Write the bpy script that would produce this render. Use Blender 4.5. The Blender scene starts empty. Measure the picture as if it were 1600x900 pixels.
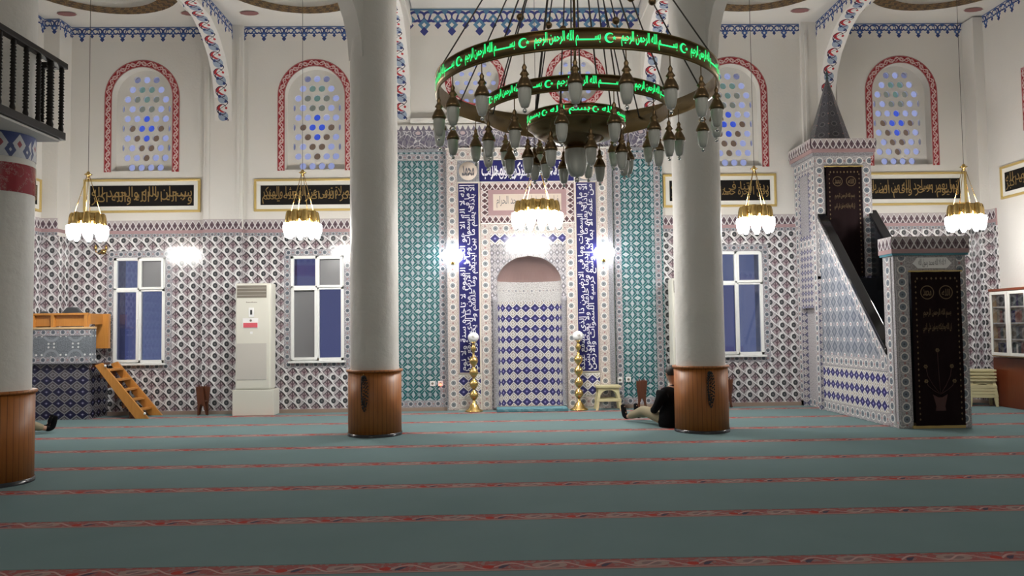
import bpy, math, random
from mathutils import Vector, Matrix
random.seed(4)
PI = math.pi
sc = bpy.context.scene
COL = sc.collection

# ------------------------------------------------------------------ camera, world, exposure
psi, th, ro = math.radians(1.2), math.atan(62/1250), .0128
fw = Vector((math.sin(psi)*math.cos(th), math.cos(psi)*math.cos(th), math.sin(th)))
r0 = Vector((math.cos(psi), -math.sin(psi), 0)); u0 = r0.cross(fw)
rt = r0*math.cos(ro) - u0*math.sin(ro); up = u0*math.cos(ro) + r0*math.sin(ro)
cam = bpy.data.cameras.new('camera'); camo = bpy.data.objects.new('camera', cam); COL.objects.link(camo)
cam.sensor_width = 36; cam.lens = 36*1250/1600; cam.clip_end = 200; cam.clip_start = .05
M = Matrix((rt, up, -fw)).transposed().to_4x4(); M.translation = (0, 0, 1.45); camo.matrix_world = M
sc.camera = camo
sc.view_settings.view_transform = 'Standard'; sc.view_settings.look = 'None'
sc.view_settings.exposure = 0.0; sc.view_settings.gamma = 1; sc.view_settings.use_curve_mapping = False
sc.cycles.use_denoising = True
sc.cycles.max_bounces = 8; sc.cycles.diffuse_bounces = 4; sc.cycles.sample_clamp_indirect = 6
w = bpy.data.worlds.new('dusk'); sc.world = w; w.use_nodes = True
bg = w.node_tree.nodes['Background']; bg.inputs[0].default_value = (.36, .42, .74, 1); bg.inputs[1].default_value = .85
LAMP = 72.0        # emission of the lit glass tulips by the wall
BACK = 120.0        # ceiling lamps over the rear of the hall (watts each)

def area(name, loc, size, watts, color=(1, .93, .84)):
    l = bpy.data.lights.new(name, 'AREA'); l.shape = 'DISK'; l.size = size; l.energy = watts; l.color = color
    o = bpy.data.objects.new(name, l); COL.objects.link(o); o.location = loc
    o['label'] = 'round ceiling light over the rear rows of the hall'; o['category'] = 'light'
    return o
for x, y in ((-3.4, -1.2), (4.4, -1.2)):
    area('ceiling_light', (x, y, 6.6), 1.2, BACK)

# ------------------------------------------------------------------ node expressions
class S:
    def __init__(s, g, v): s.g, s.v = g, v
    def m(s, op, *o): return s.g.math(op, s, *o)
    def __add__(s, o): return s.m('ADD', o)
    __radd__ = __add__
    def __mul__(s, o): return s.m('MULTIPLY', o)
    __rmul__ = __mul__
    def __sub__(s, o): return s.m('SUBTRACT', o)
    def __rsub__(s, o): return s.g.math('SUBTRACT', o, s)
    def __truediv__(s, o): return s.m('DIVIDE', o)
    def __lt__(s, o): return s.m('LESS_THAN', o)
    def __gt__(s, o): return s.m('GREATER_THAN', o)
    def abs(s): return s.m('ABSOLUTE')
    def fr(s): return s.m('FRACT')
    def fl(s): return s.m('FLOOR')
    def sin(s): return s.m('SINE')
    def cos(s): return s.m('COSINE')
    def sq(s): return s.m('MULTIPLY', s)
    def sqrt(s): return s.m('SQRT')
    def min(s, o): return s.m('MINIMUM', o)
    def max(s, o): return s.m('MAXIMUM', o)
class G:
    def __init__(g, mat):
        g.nt = mat.node_tree; g.n = g.nt.nodes; g.l = g.nt.links
    def put(g, sock, v):
        if isinstance(v, S): g.l.new(v.v, sock)
        elif isinstance(v, (tuple, list)): sock.default_value = (*v[:3], 1) if len(sock.default_value) == 4 else v[:3]
        else: sock.default_value = v
    def math(g, op, *a):
        n = g.n.new('ShaderNodeMath'); n.operation = op
        for i, x in enumerate(a): g.put(n.inputs[i], x)
        return S(g, n.outputs[0])
    def mix(g, f, a, b):
        n = g.n.new('ShaderNodeMix'); n.data_type = 'RGBA'
        g.put(n.inputs[0], f); g.put(n.inputs[6], a); g.put(n.inputs[7], b)
        return S(g, n.outputs[2])
    def uv(g):
        t = g.n.new('ShaderNodeTexCoord'); s = g.n.new('ShaderNodeSeparateXYZ'); g.l.new(t.outputs['UV'], s.inputs[0])
        return S(g, s.outputs[0]), S(g, s.outputs[1])
    def noise(g, scale, detail=3, kind='UV', stretch=None, rough=.5):
        t = g.n.new('ShaderNodeTexCoord'); n = g.n.new('ShaderNodeTexNoise'); src = t.outputs[kind]
        if stretch:
            mp = g.n.new('ShaderNodeMapping'); g.l.new(src, mp.inputs[0]); mp.inputs['Scale'].default_value = stretch; src = mp.outputs[0]
        g.l.new(src, n.inputs['Vector']); n.inputs['Scale'].default_value = scale; n.inputs['Detail'].default_value = detail
        n.inputs['Roughness'].default_value = rough
        return S(g, n.outputs[0])
def material(name, color, rough=.5, metal=0, spec=.5, bump=None, coat=0, emit=None, estr=0, trans=0):
    m = bpy.data.materials.new(name); m.use_nodes = True; g = G(m); b = g.n['Principled BSDF']
    c = color(g) if callable(color) else color
    g.put(b.inputs['Base Color'], c)
    r = rough(g) if callable(rough) else rough
    g.put(b.inputs['Roughness'], r); b.inputs['Metallic'].default_value = metal
    b.inputs['Specular IOR Level'].default_value = spec; b.inputs['Coat Weight'].default_value = coat
    b.inputs['Transmission Weight'].default_value = trans
    if emit: b.inputs['Emission Color'].default_value = (*emit, 1); b.inputs['Emission Strength'].default_value = estr
    if bump:
        h, st, dist = bump(g); bn = g.n.new('ShaderNodeBump'); g.put(bn.inputs['Height'], h)
        bn.inputs['Strength'].default_value = st; bn.inputs['Distance'].default_value = dist
        g.l.new(bn.outputs[0], b.inputs['Normal'])
    return m

TG = .16   # tile gloss
WHT = (.74, .74, .75)
def c_main(g):
    u, v = g.uv(); p = .205; k = 2*PI/p
    uw = u + (v*k).sin()*(.05*p)
    s1 = ((uw + v)*(PI/p)); s2 = ((uw - v)*(PI/p)); c1, c2 = s1.cos(), s2.cos(); F = c1*c2
    fu = ((u/p + .5).fr() - .5)*p; fv = ((v/p + .5).fr() - .5)*p; R = (fu.sq() + fv.sq()*.8).sqrt()
    gu = ((u/p).fr() - .5)*p; gv = ((v/p).fr() - .5)*p
    base = g.mix(g.noise(3, 2), (.24, .21, .23), (.33, .30, .32))
    base = g.mix(F < -.5, base, (.36, .29, .31)); base = g.mix((gu.abs() < p*.045)*(F < -.25), base, (.10, .07, .08))
    base = g.mix(((gu.abs() - (gv + p*.12)*.8).abs() < p*.05)*(F < -.35), base, (.13, .08, .10))
    base = g.mix((s1 + .52).cos().abs() < .22, base, (.05, .045, .05)); base = g.mix((s2 - .48).cos().abs() < .17, base, (.09, .08, .09))
    base = g.mix((R < p*.38)*(F > .1), base, (.45, .42, .44)); base = g.mix((R < p*.33)*(fu < .004)*(F > .1), base, WHT)
    base = g.mix(R < p*.20, base, (.045, .05, .055)); base = g.mix(R < p*.07, base, (.15, .14, .15))
    base = g.mix(c2.abs() < .13, base, (.55, .53, .55))
    return g.mix(c1.abs() < .19, base, WHT)
def c_green(g):
    u, v = g.uv(); p = .195; k = 2*PI/p
    F = (u*k).cos() + (v*k).cos(); D = ((u + v)*(PI/p*2)).cos(); E = ((u - v)*(PI/p*2)).cos()
    b = g.mix(g.noise(2.2, 1), (.012, .105, .095), (.018, .135, .150))
    b = g.mix(D.abs() < .22, b, (.01, .055, .07)); b = g.mix(E.abs() < .22, b, (.10, .12, .16))
    b = g.mix((F + .1).abs() < .16, b, (.28, .36, .40))
    fu = ((u/p + .5).fr() - .5)*p; fv = ((v/p + .5).fr() - .5)*p; gu = ((u/p).fr() - .5)*p; gv = ((v/p).fr() - .5)*p
    b = g.mix((fu.abs()*.75 + fv.abs()*1.15) < p*.24, b, (.40, .47, .50)); b = g.mix((fu.abs() + fv.abs()) < p*.05, b, (.20, .26, .30))
    b = g.mix((gu.abs()*1.35 + gv.abs()*.75) < p*.24, b, (.36, .43, .47)); b = g.mix((fu.abs() < p*.05)*(fv.abs() > p*.32), b, (.30, .36, .40))
    return b
def diamonds(pu, pv, navy, pale, line=WHT, sq=1.2):
    def f(g):
        u, v = g.uv()
        a = ((u/pu).fr() - .5).abs()*2; b = ((v/pv).fr() - .5).abs()*2; d = a*.90 + b*sq*.94
        c = g.mix(((u*(2*PI*3/pu)).sin() > .3), pale, tuple(x*.62 for x in pale))
        c = g.mix((d - 1.62).abs() < .10, c, line)
        c = g.mix(d < 1.16, c, line); c = g.mix(d < .94, c, navy); c = g.mix(d < .30, c, tuple(min(1, x*3 + .03) for x in navy))
        return g.mix(d < .12, c, (.45, .45, .5))
    return f
def c_circ(p, r, base, dot, ring=(.72, .70, .68), c0=0):
    def f(g):
        u, v = g.uv(); fu = ((u/p).fr() - .5)*p; vv = v - c0
        R = (fu.sq() + vv.sq()).sqrt(); f2 = ((u/p + .5).fr() - .5)*p; R2 = (f2.sq() + vv.sq()).sqrt()
        n = g.noise(60, 2); c = g.mix(n > .52, base, tuple(x*.62 for x in base))
        c = g.mix(R2 < r*.38, c, (.34, .20, .20)); c = g.mix(R < r*1.35, c, ring)
        c = g.mix(R < r, c, dot); return g.mix(R < r*.3, c, tuple(x*.5 for x in dot))
    return f
def c_crenel(p, h, dark, pale, line=WHT):
    def f(g):
        u, v = g.uv(); a = ((u/p).fr() - .5).abs()*2; t = v/h
        d = a + (t - .45).abs()*1.9
        c = g.mix(d < 1.05, pale, line); c = g.mix(d < .85, c, dark); c = g.mix(d < .25, c, tuple(x*.5 for x in dark))
        a2 = 1 - a
        return g.mix((a2 + t*1.6) < .55, c, tuple(x*.75 for x in dark))
    return f
def c_arab(g):
    u, v = g.uv(); p = .20; k = 2*PI/p; n = g.noise(14, 3)
    c = g.mix(n > .5, (.13, .12, .17), (.20, .19, .23))
    a = ((u + (v*19).sin()*.03)*k).cos(); b = ((u*k*.5).cos() + (v*22).cos())
    c = g.mix((a*b + .1).abs() < .10, c, (.52, .51, .54)); c = g.mix((b - 1.2).abs() < .12, c, (.46, .45, .48)); c = g.mix(b > 1.75, c, (.5, .4, .42))
    a2 = 1 - ((u/.10).fr() - .5).abs()*2
    c = g.mix((v > .33), c, (.17, .15, .20)); c = g.mix((v > .345)*((a2 + (v - .345)*9) > .75), c, (.66, .65, .63))
    return c
def c_frieze(p, h, c1, c2, wall=(.72, .69, .65)):
    def f(g):
        u, v = g.uv(); t = h - v          # distance below the top edge
        fu = ((u/p).fr() - .5)*p; gu = ((u/p + .5).fr() - .5)*p; q = ((u/p*2).fr() - .5)*(p/2)
        t1 = t/h
        c = wall
        arc = ((q.abs() - p*.10).sq() + (t - h*.30).sq()).sqrt(); c = g.mix((arc - h*.17).abs() < h*.045, c, c1)
        dl = (fu.abs() - (.92*h - t)*.34); c = g.mix((dl.abs() < h*.035)*(t < h*.9), c, c1)
        dr = fu.abs()*1.05 + (t - h*.60).abs(); c = g.mix(dr < h*.24, c, c2); c = g.mix(dr < h*.09, c, wall)
        tip = fu.abs()*1.1 + (t - h*.84).abs(); c = g.mix(tip < h*.17, c, c1)
        ds = gu.abs()*1.1 + (t - h*.40).abs(); c = g.mix(ds < h*.20, c, c2); c = g.mix(ds < h*.07, c, wall)
        tp2 = gu.abs()*1.1 + (t - h*.62).abs(); c = g.mix(tp2 < h*.14, c, c1)
        zz = (q.abs()*1.6 + t) < h*.26; c = g.mix(zz, c, c2)
        return g.mix(t < h*.07, c, tuple(x*.8 + .04 for x in c2))
    return f
def c_rib(g):
    u, v = g.uv(); p = .31; k = u/p; f = k.fr()          # u runs along the rib, v across 0..0.3
    w_ = v - .15
    c = (.74, .72, .70)
    inside = w_.abs() < .115
    blob = ((f - .28).sq()*.10 + w_.sq()).sqrt() < .088; cc = g.mix(blob, c, (.30, .36, .47))
    s_ = (w_ - ((k*2*PI).sin()*.085)).abs(); cc = g.mix((s_ < .030)*((f - .72).abs() < .24), cc, (.40, .03, .035))
    l2 = (((f - .66).sq()*.09 + (w_ + .02).sq()).sqrt() - .088).abs() < .007; cc = g.mix(l2*(w_ < .05), cc, (.05, .03, .06))
    cc = g.mix(((f - .74).sq()*.10 + (w_ - .055).sq()).sqrt() < .022, cc, (.40, .03, .035))
    d1 = ((f - .12).sq()*.10 + (w_ - .05).sq()).sqrt() < .026; d2 = ((f - .40).sq()*.10 + (w_ + .055).sq()).sqrt() < .026
    cc = g.mix(d1.max(d2), cc, (.03, .05, .17))
    l = (w_ - ((k*2*PI + 1.2).sin()*.085)).abs() < .008; cc = g.mix(l, cc, (.03, .03, .06))
    return g.mix(inside, c, cc)
def c_redband(g):
    u, v = g.uv(); p = .20; k = u/p*2*PI; w_ = v - .065
    c = g.mix(g.noise(30, 2) > .5, (.33, .03, .035), (.24, .02, .03))
    a = (w_ - (k.sin()*.034)).abs() < .011; b = ((w_ + ((k*1.0 + .9).sin()*.03)).abs() < .007)
    c = g.mix(a.max(b), c, (.66, .52, .50))
    f = ((u/p*2 + .25).fr() - .5)*(p/2); c = g.mix(((f.sq()*.6 + (w_ + .01).sq()).sqrt() - .022).abs() < .006, c, (.62, .42, .42))
    c = g.mix(w_.abs() > .050, c, (.50, .22, .22))
    return g.mix(w_.abs() > .058, c, (.22, .015, .025))
def c_carpet(g):
    u, v = g.uv()
    n = g.noise(1.3, 3); fine = g.noise(220, 2)
    base = g.mix(n, (.130, .195, .205), (.175, .245, .26)); base = g.mix(fine*.6, base, (.10, .165, .165))
    t = (((v - 4.92)/1.25 + .5).fr() - .5)*1.25       # metres from the stripe's middle
    q = u/.62; f = q.fr(); w_ = t
    st = g.mix(g.noise(26, 3) > .55, (.27, .085, .08), (.24, .16, .155))
    ov = ((f - .5).sq()*.26 + w_.sq()*1.9).sqrt(); st = g.mix(ov < .088, st, (.30, .21, .19)); st = g.mix(ov < .05, st, (.20, .13, .13))
    vine = (w_ - ((q*4*PI).sin()*.05)).abs() < .010; st = g.mix(vine, st, (.42, .26, .24))
    leaf = ((f - .04).abs()*.62 + (w_ + .02 - (f - .04)*.5).abs()*1.7) < .05; st = g.mix(leaf, st, (.06, .05, .08))
    red = ((f - .90).sq()*.38 + (w_ + .02).sq()).sqrt() < .035; st = g.mix(red, st, (.36, .04, .03))
    st = g.mix((w_ + .085).abs() < .014, st, (.32, .18, .17))
    c = g.mix(t.abs() < .105, base, (.045, .10, .10)); return g.mix(t.abs() < .098, c, st)
def c_marble(g):
    n = g.noise(5, 6, 'Object', rough=.7); c = g.mix(g.noise(3, 4, 'Object'), (.24, .018, .03), (.32, .03, .045))
    return g.mix((n - .5).abs() < .006, c, (.42, .25, .24))
def c_plaster(g): return g.mix(g.noise(1.2, 4, 'Object'), (.66, .64, .60), (.74, .72, .69))
def b_plaster(g): return g.noise(24, 4, 'Object'), .25, .01
def c_wood(a, b, pitch):
    def f(g):
        u, v = g.uv(); n = g.noise(3, 4, 'UV', (14, 1.2, 1)); c = g.mix(n, a, b)
        if pitch: c = g.mix(((u/pitch).fr() - .5).abs() > .455, c, tuple(x*.45 for x in a))
        return c
    return f
def c_sidetile(g):
    u, v = g.uv(); pu, pv = .24, .24
    a = ((u/pu).fr() - .5).abs()*2; b = ((v/pv).fr() - .5).abs()*2; d = a + b
    row = ((u/pu + .5).fr() - .5).sq()*.055 + ((v/pv + .5).fr() - .5).sq()*.055
    c = g.mix(g.noise(40, 2) > .5, (.20, .215, .25), (.26, .275, .31)); c = g.mix(d < .8, c, (.12, .14, .18)); c = g.mix(d < .42, c, (.21, .23, .27))
    x_ = ((d - 1).abs() < .045); c = g.mix(x_, c, (.38, .40, .45))
    c = g.mix(row.sqrt() < .034, c, (.66, .64, .64)); return g.mix(row.sqrt() < .014, c, (.32, .12, .15))
def c_parapet(g):
    u, v = g.uv(); p = .40
    fu = ((u/p).fr() - .5)*p; fv = ((v - 1.25)/.40).fr()*.40 - .2
    R = (fu.sq() + fv.sq()).sqrt(); g2 = ((u/p + .5).fr() - .5)*p
    c = g.mix(g.noise(50, 2) > .5, (.13, .15, .17), (.19, .21, .24))
    c = g.mix((R - .12).abs() < .02, c, (.25, .28, .31)); c = g.mix(R < .022, c, (.75, .70, .72))
    d = ((g2.abs() - .045).sq() + (fv.abs() - .045).sq()).sqrt(); c = g.mix(d < .017, c, (.70, .72, .72))
    d = ((fu.abs() - .045).sq() + (fv.abs() - .17).sq()).sqrt(); return g.mix(d < .017, c, (.62, .64, .64))
def c_bluecap(g):
    u, v = g.uv(); p = .17; a = ((u/p).fr() - .5).abs()*2; t = (v - 3.15)/.25
    d = a + (t - .55).abs()*2; d2 = (1 - a) + (t - .3).abs()*1.9
    c = g.mix(t > .45, (.55, .56, .60), (.05, .07, .22)); c = g.mix(d2 < .62, c, (.06, .08, .20)); c = g.mix(d < .8, c, (.60, .60, .63)); c = g.mix(d < .3, c, (.33, .06, .08))
    return g.mix(d2 < .16, c, (.6, .6, .65))
def c_goldband(g):
    u, v = g.uv(); n = (u*38 + (v*60).sin()*1.1).sin()
    c = g.mix(n > .2, (.045, .022, .008), (.12, .06, .018)); return g.mix((n - .2).abs() < .12, c, (.35, .26, .08))

MT = {}
def mk(k, *a, **kw): MT[k] = material(k, *a, **kw)
mk('plaster', c_plaster, .85, spec=.2, bump=b_plaster)
mk('column_paint', c_plaster, .55, spec=.3, bump=lambda g: (g.noise(9, 4, 'Object'), .5, .02))
mk('tile_main', c_main, TG); mk('tile_green', c_green, TG)
mk('tile_navy', diamonds(.171, .19, (.04, .038, .14), (.50, .46, .42)), TG)
mk('tile_navy_dark', diamonds(.20, .19, (.015, .015, .045), (.11, .10, .11), (.24, .24, .26)), TG)
mk('tile_grey_diamond', diamonds(.13, .12, (.11, .11, .17), (.42, .39, .40), (.55, .53, .54), 1), TG)
mk('tile_mosaic', diamonds(.105, .15, (.20, .19, .21), (.36, .33, .35), (.46, .45, .47), 1), TG)
mk('border_beige', c_circ(.19, .042, (.60, .53, .50), (.22, .24, .26), c0=.09), TG)
mk('border_grey', c_circ(.16, .034, (.36, .35, .38), (.12, .14, .17), (.55, .54, .56), c0=.06), TG)
mk('border_wide', c_circ(.17, .045, (.46, .44, .46), (.17, .20, .24), c0=.085), TG)
mk('crenel', c_crenel(.105, .17, (.13, .09, .11), (.48, .43, .44)), TG)
mk('crenel_big', c_arab, TG)
mk('crenel_plaque', c_crenel(.105, .13, (.12, .07, .08), (.55, .45, .44)), TG)
mk('pink', (.38, .25, .26), TG); mk('teal', (.06, .22, .28), TG); mk('navy', (.020, .020, .105), TG)
mk('cream', (.62, .53, .46), .3); mk('grey_tile', c_circ(.11, .024, (.30, .30, .33), (.16, .17, .20), (.48, .48, .50), c0=.03), TG)
mk('tile_side', c_sidetile, TG); mk('tile_parapet', c_parapet, .6)
mk('frieze', c_frieze(.36, .27, (.035, .06, .20), (.07, .13, .33)), .8, spec=.2)
mk('frieze_big', c_frieze(.50, .50, (.05, .06, .22), (.10, .22, .36)), .8, spec=.2)
mk('rib_paint', c_rib, .8, spec=.2); mk('red_band', c_redband, .8, spec=.2)
mk('carpet', c_carpet, .95, spec=.1, bump=lambda g: (g.noise(300, 2), .4, .01))
mk('red_marble', c_marble, .12); mk('wood_planks', c_wood((.26, .080, .014), (.42, .15, .03), .058), .45)
mk('wood', c_wood((.42, .17, .03), (.58, .27, .07), 0), .35); mk('wood_pale', (.60, .42, .22), .4)
mk('wood_dark', c_wood((.06, .018, .009), (.13, .04, .016), 0), .35); mk('wood_red', c_wood((.13, .025, .01), (.20, .045, .015), 0), .3)
mk('stone', (.30, .23, .19), .3); mk('blue_capital', c_bluecap, .5); mk('gold_band', c_goldband, .5)
mk('medallion', (.26, .12, .12), .8)
mk('brass', (.62, .43, .16), .25, 1); mk('bronze', (.22, .15, .08), .30, 1); mk('chrome', (.8, .8, .82), .06, 1)
mk('brass_band', (.30, .21, .10), .28, 1)
mk('frosted', (.60, .62, .58), .35, trans=.15); mk('green_light', (.05, .5, .15), .4, emit=(.01, .85, .20), estr=2.0)
mk('lit_glass', (.9, .9, .9), .4, emit=(1, .97, .92), estr=LAMP)
mk('sconce_glass', (.9, .9, .9), .4, emit=(.95, .97, 1), estr=LAMP*.35)
mk('iron', (.010, .007, .006), .5, spec=.25); mk('cable', (.06, .055, .05), .5); mk('pvc', (.78, .79, .78), .3)
mk('ac_white', (.66, .65, .58), .4); mk('grille', (.17, .15, .12), .6); mk('ac_mesh', (.52, .50, .46), .6); mk('label_red', (.62, .10, .13), .5)
mk('label_white', (.82, .82, .82), .5); mk('black', (.01, .01, .012), .5)
mk('panel_black', (.006, .005, .005), .7, spec=.2); mk('gold_ink', (.30, .20, .075), .4, .4); mk('gold_frame', (.60, .44, .16), .35, .3); mk('mat_white', (.78, .77, .72), .6)
mk('white_ink', (.70, .70, .76), .3); mk('dark_ink', (.10, .10, .12), .4)
mk('velvet', (.012, .006, .007), .9, spec=.1); mk('embroidery', (.16, .11, .055), .5, .3); mk('embroidery_red', (.06, .02, .018), .6)
mk('granite', (.012, .012, .014), .08); mk('granite_step', (.02, .022, .028), .2); mk('granite_edge', (.30, .30, .32), .07)
mk('plastic', (.62, .56, .33), .35); mk('skin', (.42, .24, .16), .5); mk('hair', (.015, .012, .01), .6)
mk('jacket', (.005, .005, .006), .9, spec=.1); mk('trousers', (.26, .22, .14), .85); mk('sock', (.005, .005, .006), .9, spec=.1)
mk('rug', lambda g: g.mix(g.noise(9, 3) > .5, (.07, .20, .25), (.13, .28, .33)), .95)
mk('book', lambda g: g.mix(g.noise(9, 1, 'Object', (6, 6, .3)) > .5, (.10, .03, .03), (.16, .14, .08)), .6)
mk('red_led', (.8, .1, .05), .4, emit=(1, .12, .06), estr=6); mk('chair_grey', (.05, .055, .06), .6)
def glassy(name, tint, gl=.12, rough=.05):
    m = bpy.data.materials.new(name); m.use_nodes = True; n = m.node_tree.nodes; l = m.node_tree.links
    n.remove(n['Principled BSDF']); t = n.new('ShaderNodeBsdfTransparent'); t.inputs[0].default_value = (*tint, 1)
    q = n.new('ShaderNodeBsdfGlossy'); q.inputs[0].default_value = (.9, .9, .9, 1); q.inputs[1].default_value = rough
    mx = n.new('ShaderNodeMixShader'); mx.inputs[0].default_value = gl
    l.new(t.outputs[0], mx.inputs[1]); l.new(q.outputs[0], mx.inputs[2]); l.new(mx.outputs[0], n['Material Output'].inputs[0]); MT[name] = m
glassy('g_light', (.95, .93, .95)); glassy('g_blue', (.10, .22, .90)); glassy('g_green', (.32, .50, .26)); glassy('g_olive', (.42, .40, .20))
glassy('g_brown', (.36, .20, .08)); glassy('g_dark', (.45, .42, .42)); glassy('pane_blue', (.53, .56, .62), .10); glassy('pane_deep', (.45, .46, .56), .10)
glassy('pane_case', (.8, .8, .8), .12)
mk('pane_grey', (.17, .17, .18), .35)

# ------------------------------------------------------------------ mesh builder
class MB:
    def __init__(s): s.v, s.f, s.m, s.uv, s.sm = [], [], [], [], []
    def face(s, pts, m=0, uv=None, smooth=False):
        b = len(s.v); s.v += [tuple(p) for p in pts]; s.f.append(list(range(b, b + len(pts)))); s.m.append(m); s.uv.append(uv); s.sm.append(smooth)
        return s
    def mesh(s, vs, fs, m=0, smooth=False, uvs=None):
        b = len(s.v); s.v += [tuple(p) for p in vs]
        for i, f in enumerate(fs):
            s.f.append([b + k for k in f]); s.m.append(m[i] if isinstance(m, list) else m); s.uv.append(uvs[i] if uvs else None); s.sm.append(smooth)
        return s
    def box(s, x0, x1, y0, y1, z0, z1, m=0, xf=None):
        vs = [Vector((x, y, z)) for x in (x0, x1) for y in (y0, y1) for z in (z0, z1)]
        if xf: vs = [xf @ v for v in vs]
        return s.mesh(vs, [(0, 1, 3, 2), (4, 6, 7, 5), (0, 4, 5, 1), (2, 3, 7, 6), (0, 2, 6, 4), (1, 5, 7, 3)], m)
    def prism(s, poly, ax, a0, a1, m=0, xf=None):     # poly of 2D points in the plane across axis ax
        def P(p, a): return {'x': (a, p[0], p[1]), 'y': (p[0], a, p[1]), 'z': (p[0], p[1], a)}[ax]
        n = len(poly); vs = [Vector(P(p, a0)) for p in poly] + [Vector(P(p, a1)) for p in poly]
        if xf: vs = [xf @ v for v in vs]
        return s.mesh(vs, [list(range(n))[::-1], list(range(n, 2*n))] + [(i, (i+1) % n, n + (i+1) % n, n + i) for i in range(n)], m)
    def lathe(s, prof, c=(0, 0, 0), n=16, m=0, smooth=True, xf=None, uvlen=False, ms=None):
        vs = []; fs = []; uvs = []; mm = []; R0 = max(r for r, z in prof)
        for r, z in prof:
            for i in range(n):
                a = 2*PI*i/n; vs.append(Vector((c[0] + r*math.cos(a), c[1] + r*math.sin(a), c[2] + z)))
        if xf: vs = [xf @ v for v in vs]
        for j in range(len(prof) - 1):
            for i in range(n):
                i2 = (i+1) % n; fs.append((j*n + i, j*n + i2, (j+1)*n + i2, (j+1)*n + i)); mm.append(ms[j] if ms else m)
                u1, u2 = 2*PI*R0*i/n, 2*PI*R0*(i+1)/n; z1, z2 = c[2] + prof[j][1], c[2] + prof[j+1][1]
                uvs.append([(u1, z1), (u2, z1), (u2, z2), (u1, z2)])
        return s.mesh(vs, fs, mm, smooth, uvs if uvlen else None)
    def tube(s, pts, r, n=6, m=0):
        pts = [Vector(p) for p in pts]; vs = []; fs = []
        for i, p in enumerate(pts):
            d = (pts[min(i+1, len(pts)-1)] - pts[max(i-1, 0)]).normalized()
            a = d.orthogonal().normalized() if i == 0 else (a - d*a.dot(d)).normalized(); b = d.cross(a)
            rr = r[i] if isinstance(r, (list, tuple)) else r
            for k in range(n): t = 2*PI*k/n; vs.append(p + (a*math.cos(t) + b*math.sin(t))*rr)
        for i in range(len(pts)-1):
            for k in range(n): k2 = (k+1) % n; fs.append((i*n+k, i*n+k2, (i+1)*n+k2, (i+1)*n+k))
        fs.append(list(range(n))[::-1]); fs.append([(len(pts)-1)*n + k for k in range(n)])
        return s.mesh(vs, fs, m, True)
    def ball(s, c, r, m=0, n=10, sz=1):
        pr = [(max(1e-4, r*math.sin(PI*k/n)), -r*sz*math.cos(PI*k/n)) for k in range(n+1)]
        return s.lathe(pr, c, max(8, n+2), m)
    def quad(s, p0, U, L, V, H, m=0, u0=0):          # flat strip with uv in metres
        p0, U, V = Vector(p0), Vector(U), Vector(V)
        return s.face([p0, p0 + U*L, p0 + U*L + V*H, p0 + V*H], m, [(u0, 0), (u0 + L, 0), (u0 + L, H), (u0, H)])
    def slab(s, p0, U, L, V, H, N, t, m=0):          # quad with thickness t towards N
        p0, U, V, N = Vector(p0), Vector(U), Vector(V), Vector(N)
        a = [p0, p0 + U*L, p0 + U*L + V*H, p0 + V*H]; b = [q + N*t for q in a]
        s.face(b, m, [(0, 0), (L, 0), (L, H), (0, H)])
        for i in range(4): j = (i+1) % 4; s.face([a[i], a[j], b[j], b[i]], m, [(0, 0), (.01, 0), (.01, .01), (0, .01)])
        return s
    def ribbon(s, path, inner, m=0, lift=(0, 0, 0)):  # path/inner: matched 3D polylines, u along, v across
        u = 0; lf = Vector(lift)
        for i in range(len(path)-1):
            a, b, c, d = map(Vector, (path[i], path[i+1], inner[i+1], inner[i])); L = ((a+d)/2 - (b+c)/2).length; W = (a - d).length
            s.face([a+lf, b+lf, c+lf, d+lf], m, [(u, W), (u+L, W), (u+L, 0), (u, 0)]); u += L
        return s
    def outline(s, outer, holes, ax, a0, a1, m=0):    # filled outline with holes, extruded between a0 and a1 along ax
        cu = bpy.data.curves.new('o', 'CURVE'); cu.dimensions = '2D'; cu.fill_mode = 'BOTH'; cu.extrude = abs(a1-a0)/2
        for pl in [outer] + holes:
            sp = cu.splines.new('POLY'); sp.points.add(len(pl)-1); sp.use_cyclic_u = True
            for i, p in enumerate(pl): sp.points[i].co = (p[0], p[1], 0, 1)
        o = bpy.data.objects.new('o', cu); me = bpy.data.meshes.new_from_object(o); mid = (a0+a1)/2
        def P(v): return {'x': (v.z+mid, v.x, v.y), 'y': (v.x, v.z+mid, v.y), 'z': (v.x, v.y, v.z+mid)}[ax]
        s.mesh([P(v.co) for v in me.vertices], [list(p.vertices) for p in me.polygons], m)
        bpy.data.objects.remove(o); bpy.data.curves.remove(cu); bpy.data.meshes.remove(me)
        return s
    def build(s, name, mats, parent=None, bevel=0):
        me = bpy.data.meshes.new(name); me.from_pydata(s.v, [], s.f)
        mats = mats if isinstance(mats, (list, tuple)) else [mats]
        for k in mats: me.materials.append(MT[k])
        ul = me.uv_layers.new(name='UVMap').data
        for i, p in enumerate(me.polygons):
            p.material_index = min(s.m[i], len(mats)-1); p.use_smooth = s.sm[i]; uv = s.uv[i]
            if uv is None:
                n = p.normal; ax = max(range(3), key=lambda k: abs(n[k]))
                for li in p.loop_indices:
                    co = me.vertices[me.loops[li].vertex_index].co
                    ul[li].uv = (co.y, co.z) if ax == 0 else (co.x, co.z) if ax == 1 else (co.x, co.y)
            else:
                for li, t in zip(p.loop_indices, uv): ul[li].uv = t
        me.update(); o = bpy.data.objects.new(name, me); COL.objects.link(o)
        if bevel:
            bv = o.modifiers.new('bevel', 'BEVEL'); bv.width = bevel; bv.segments = 2; bv.limit_method = 'ANGLE'
        if parent: o.parent = parent
        return o
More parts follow.
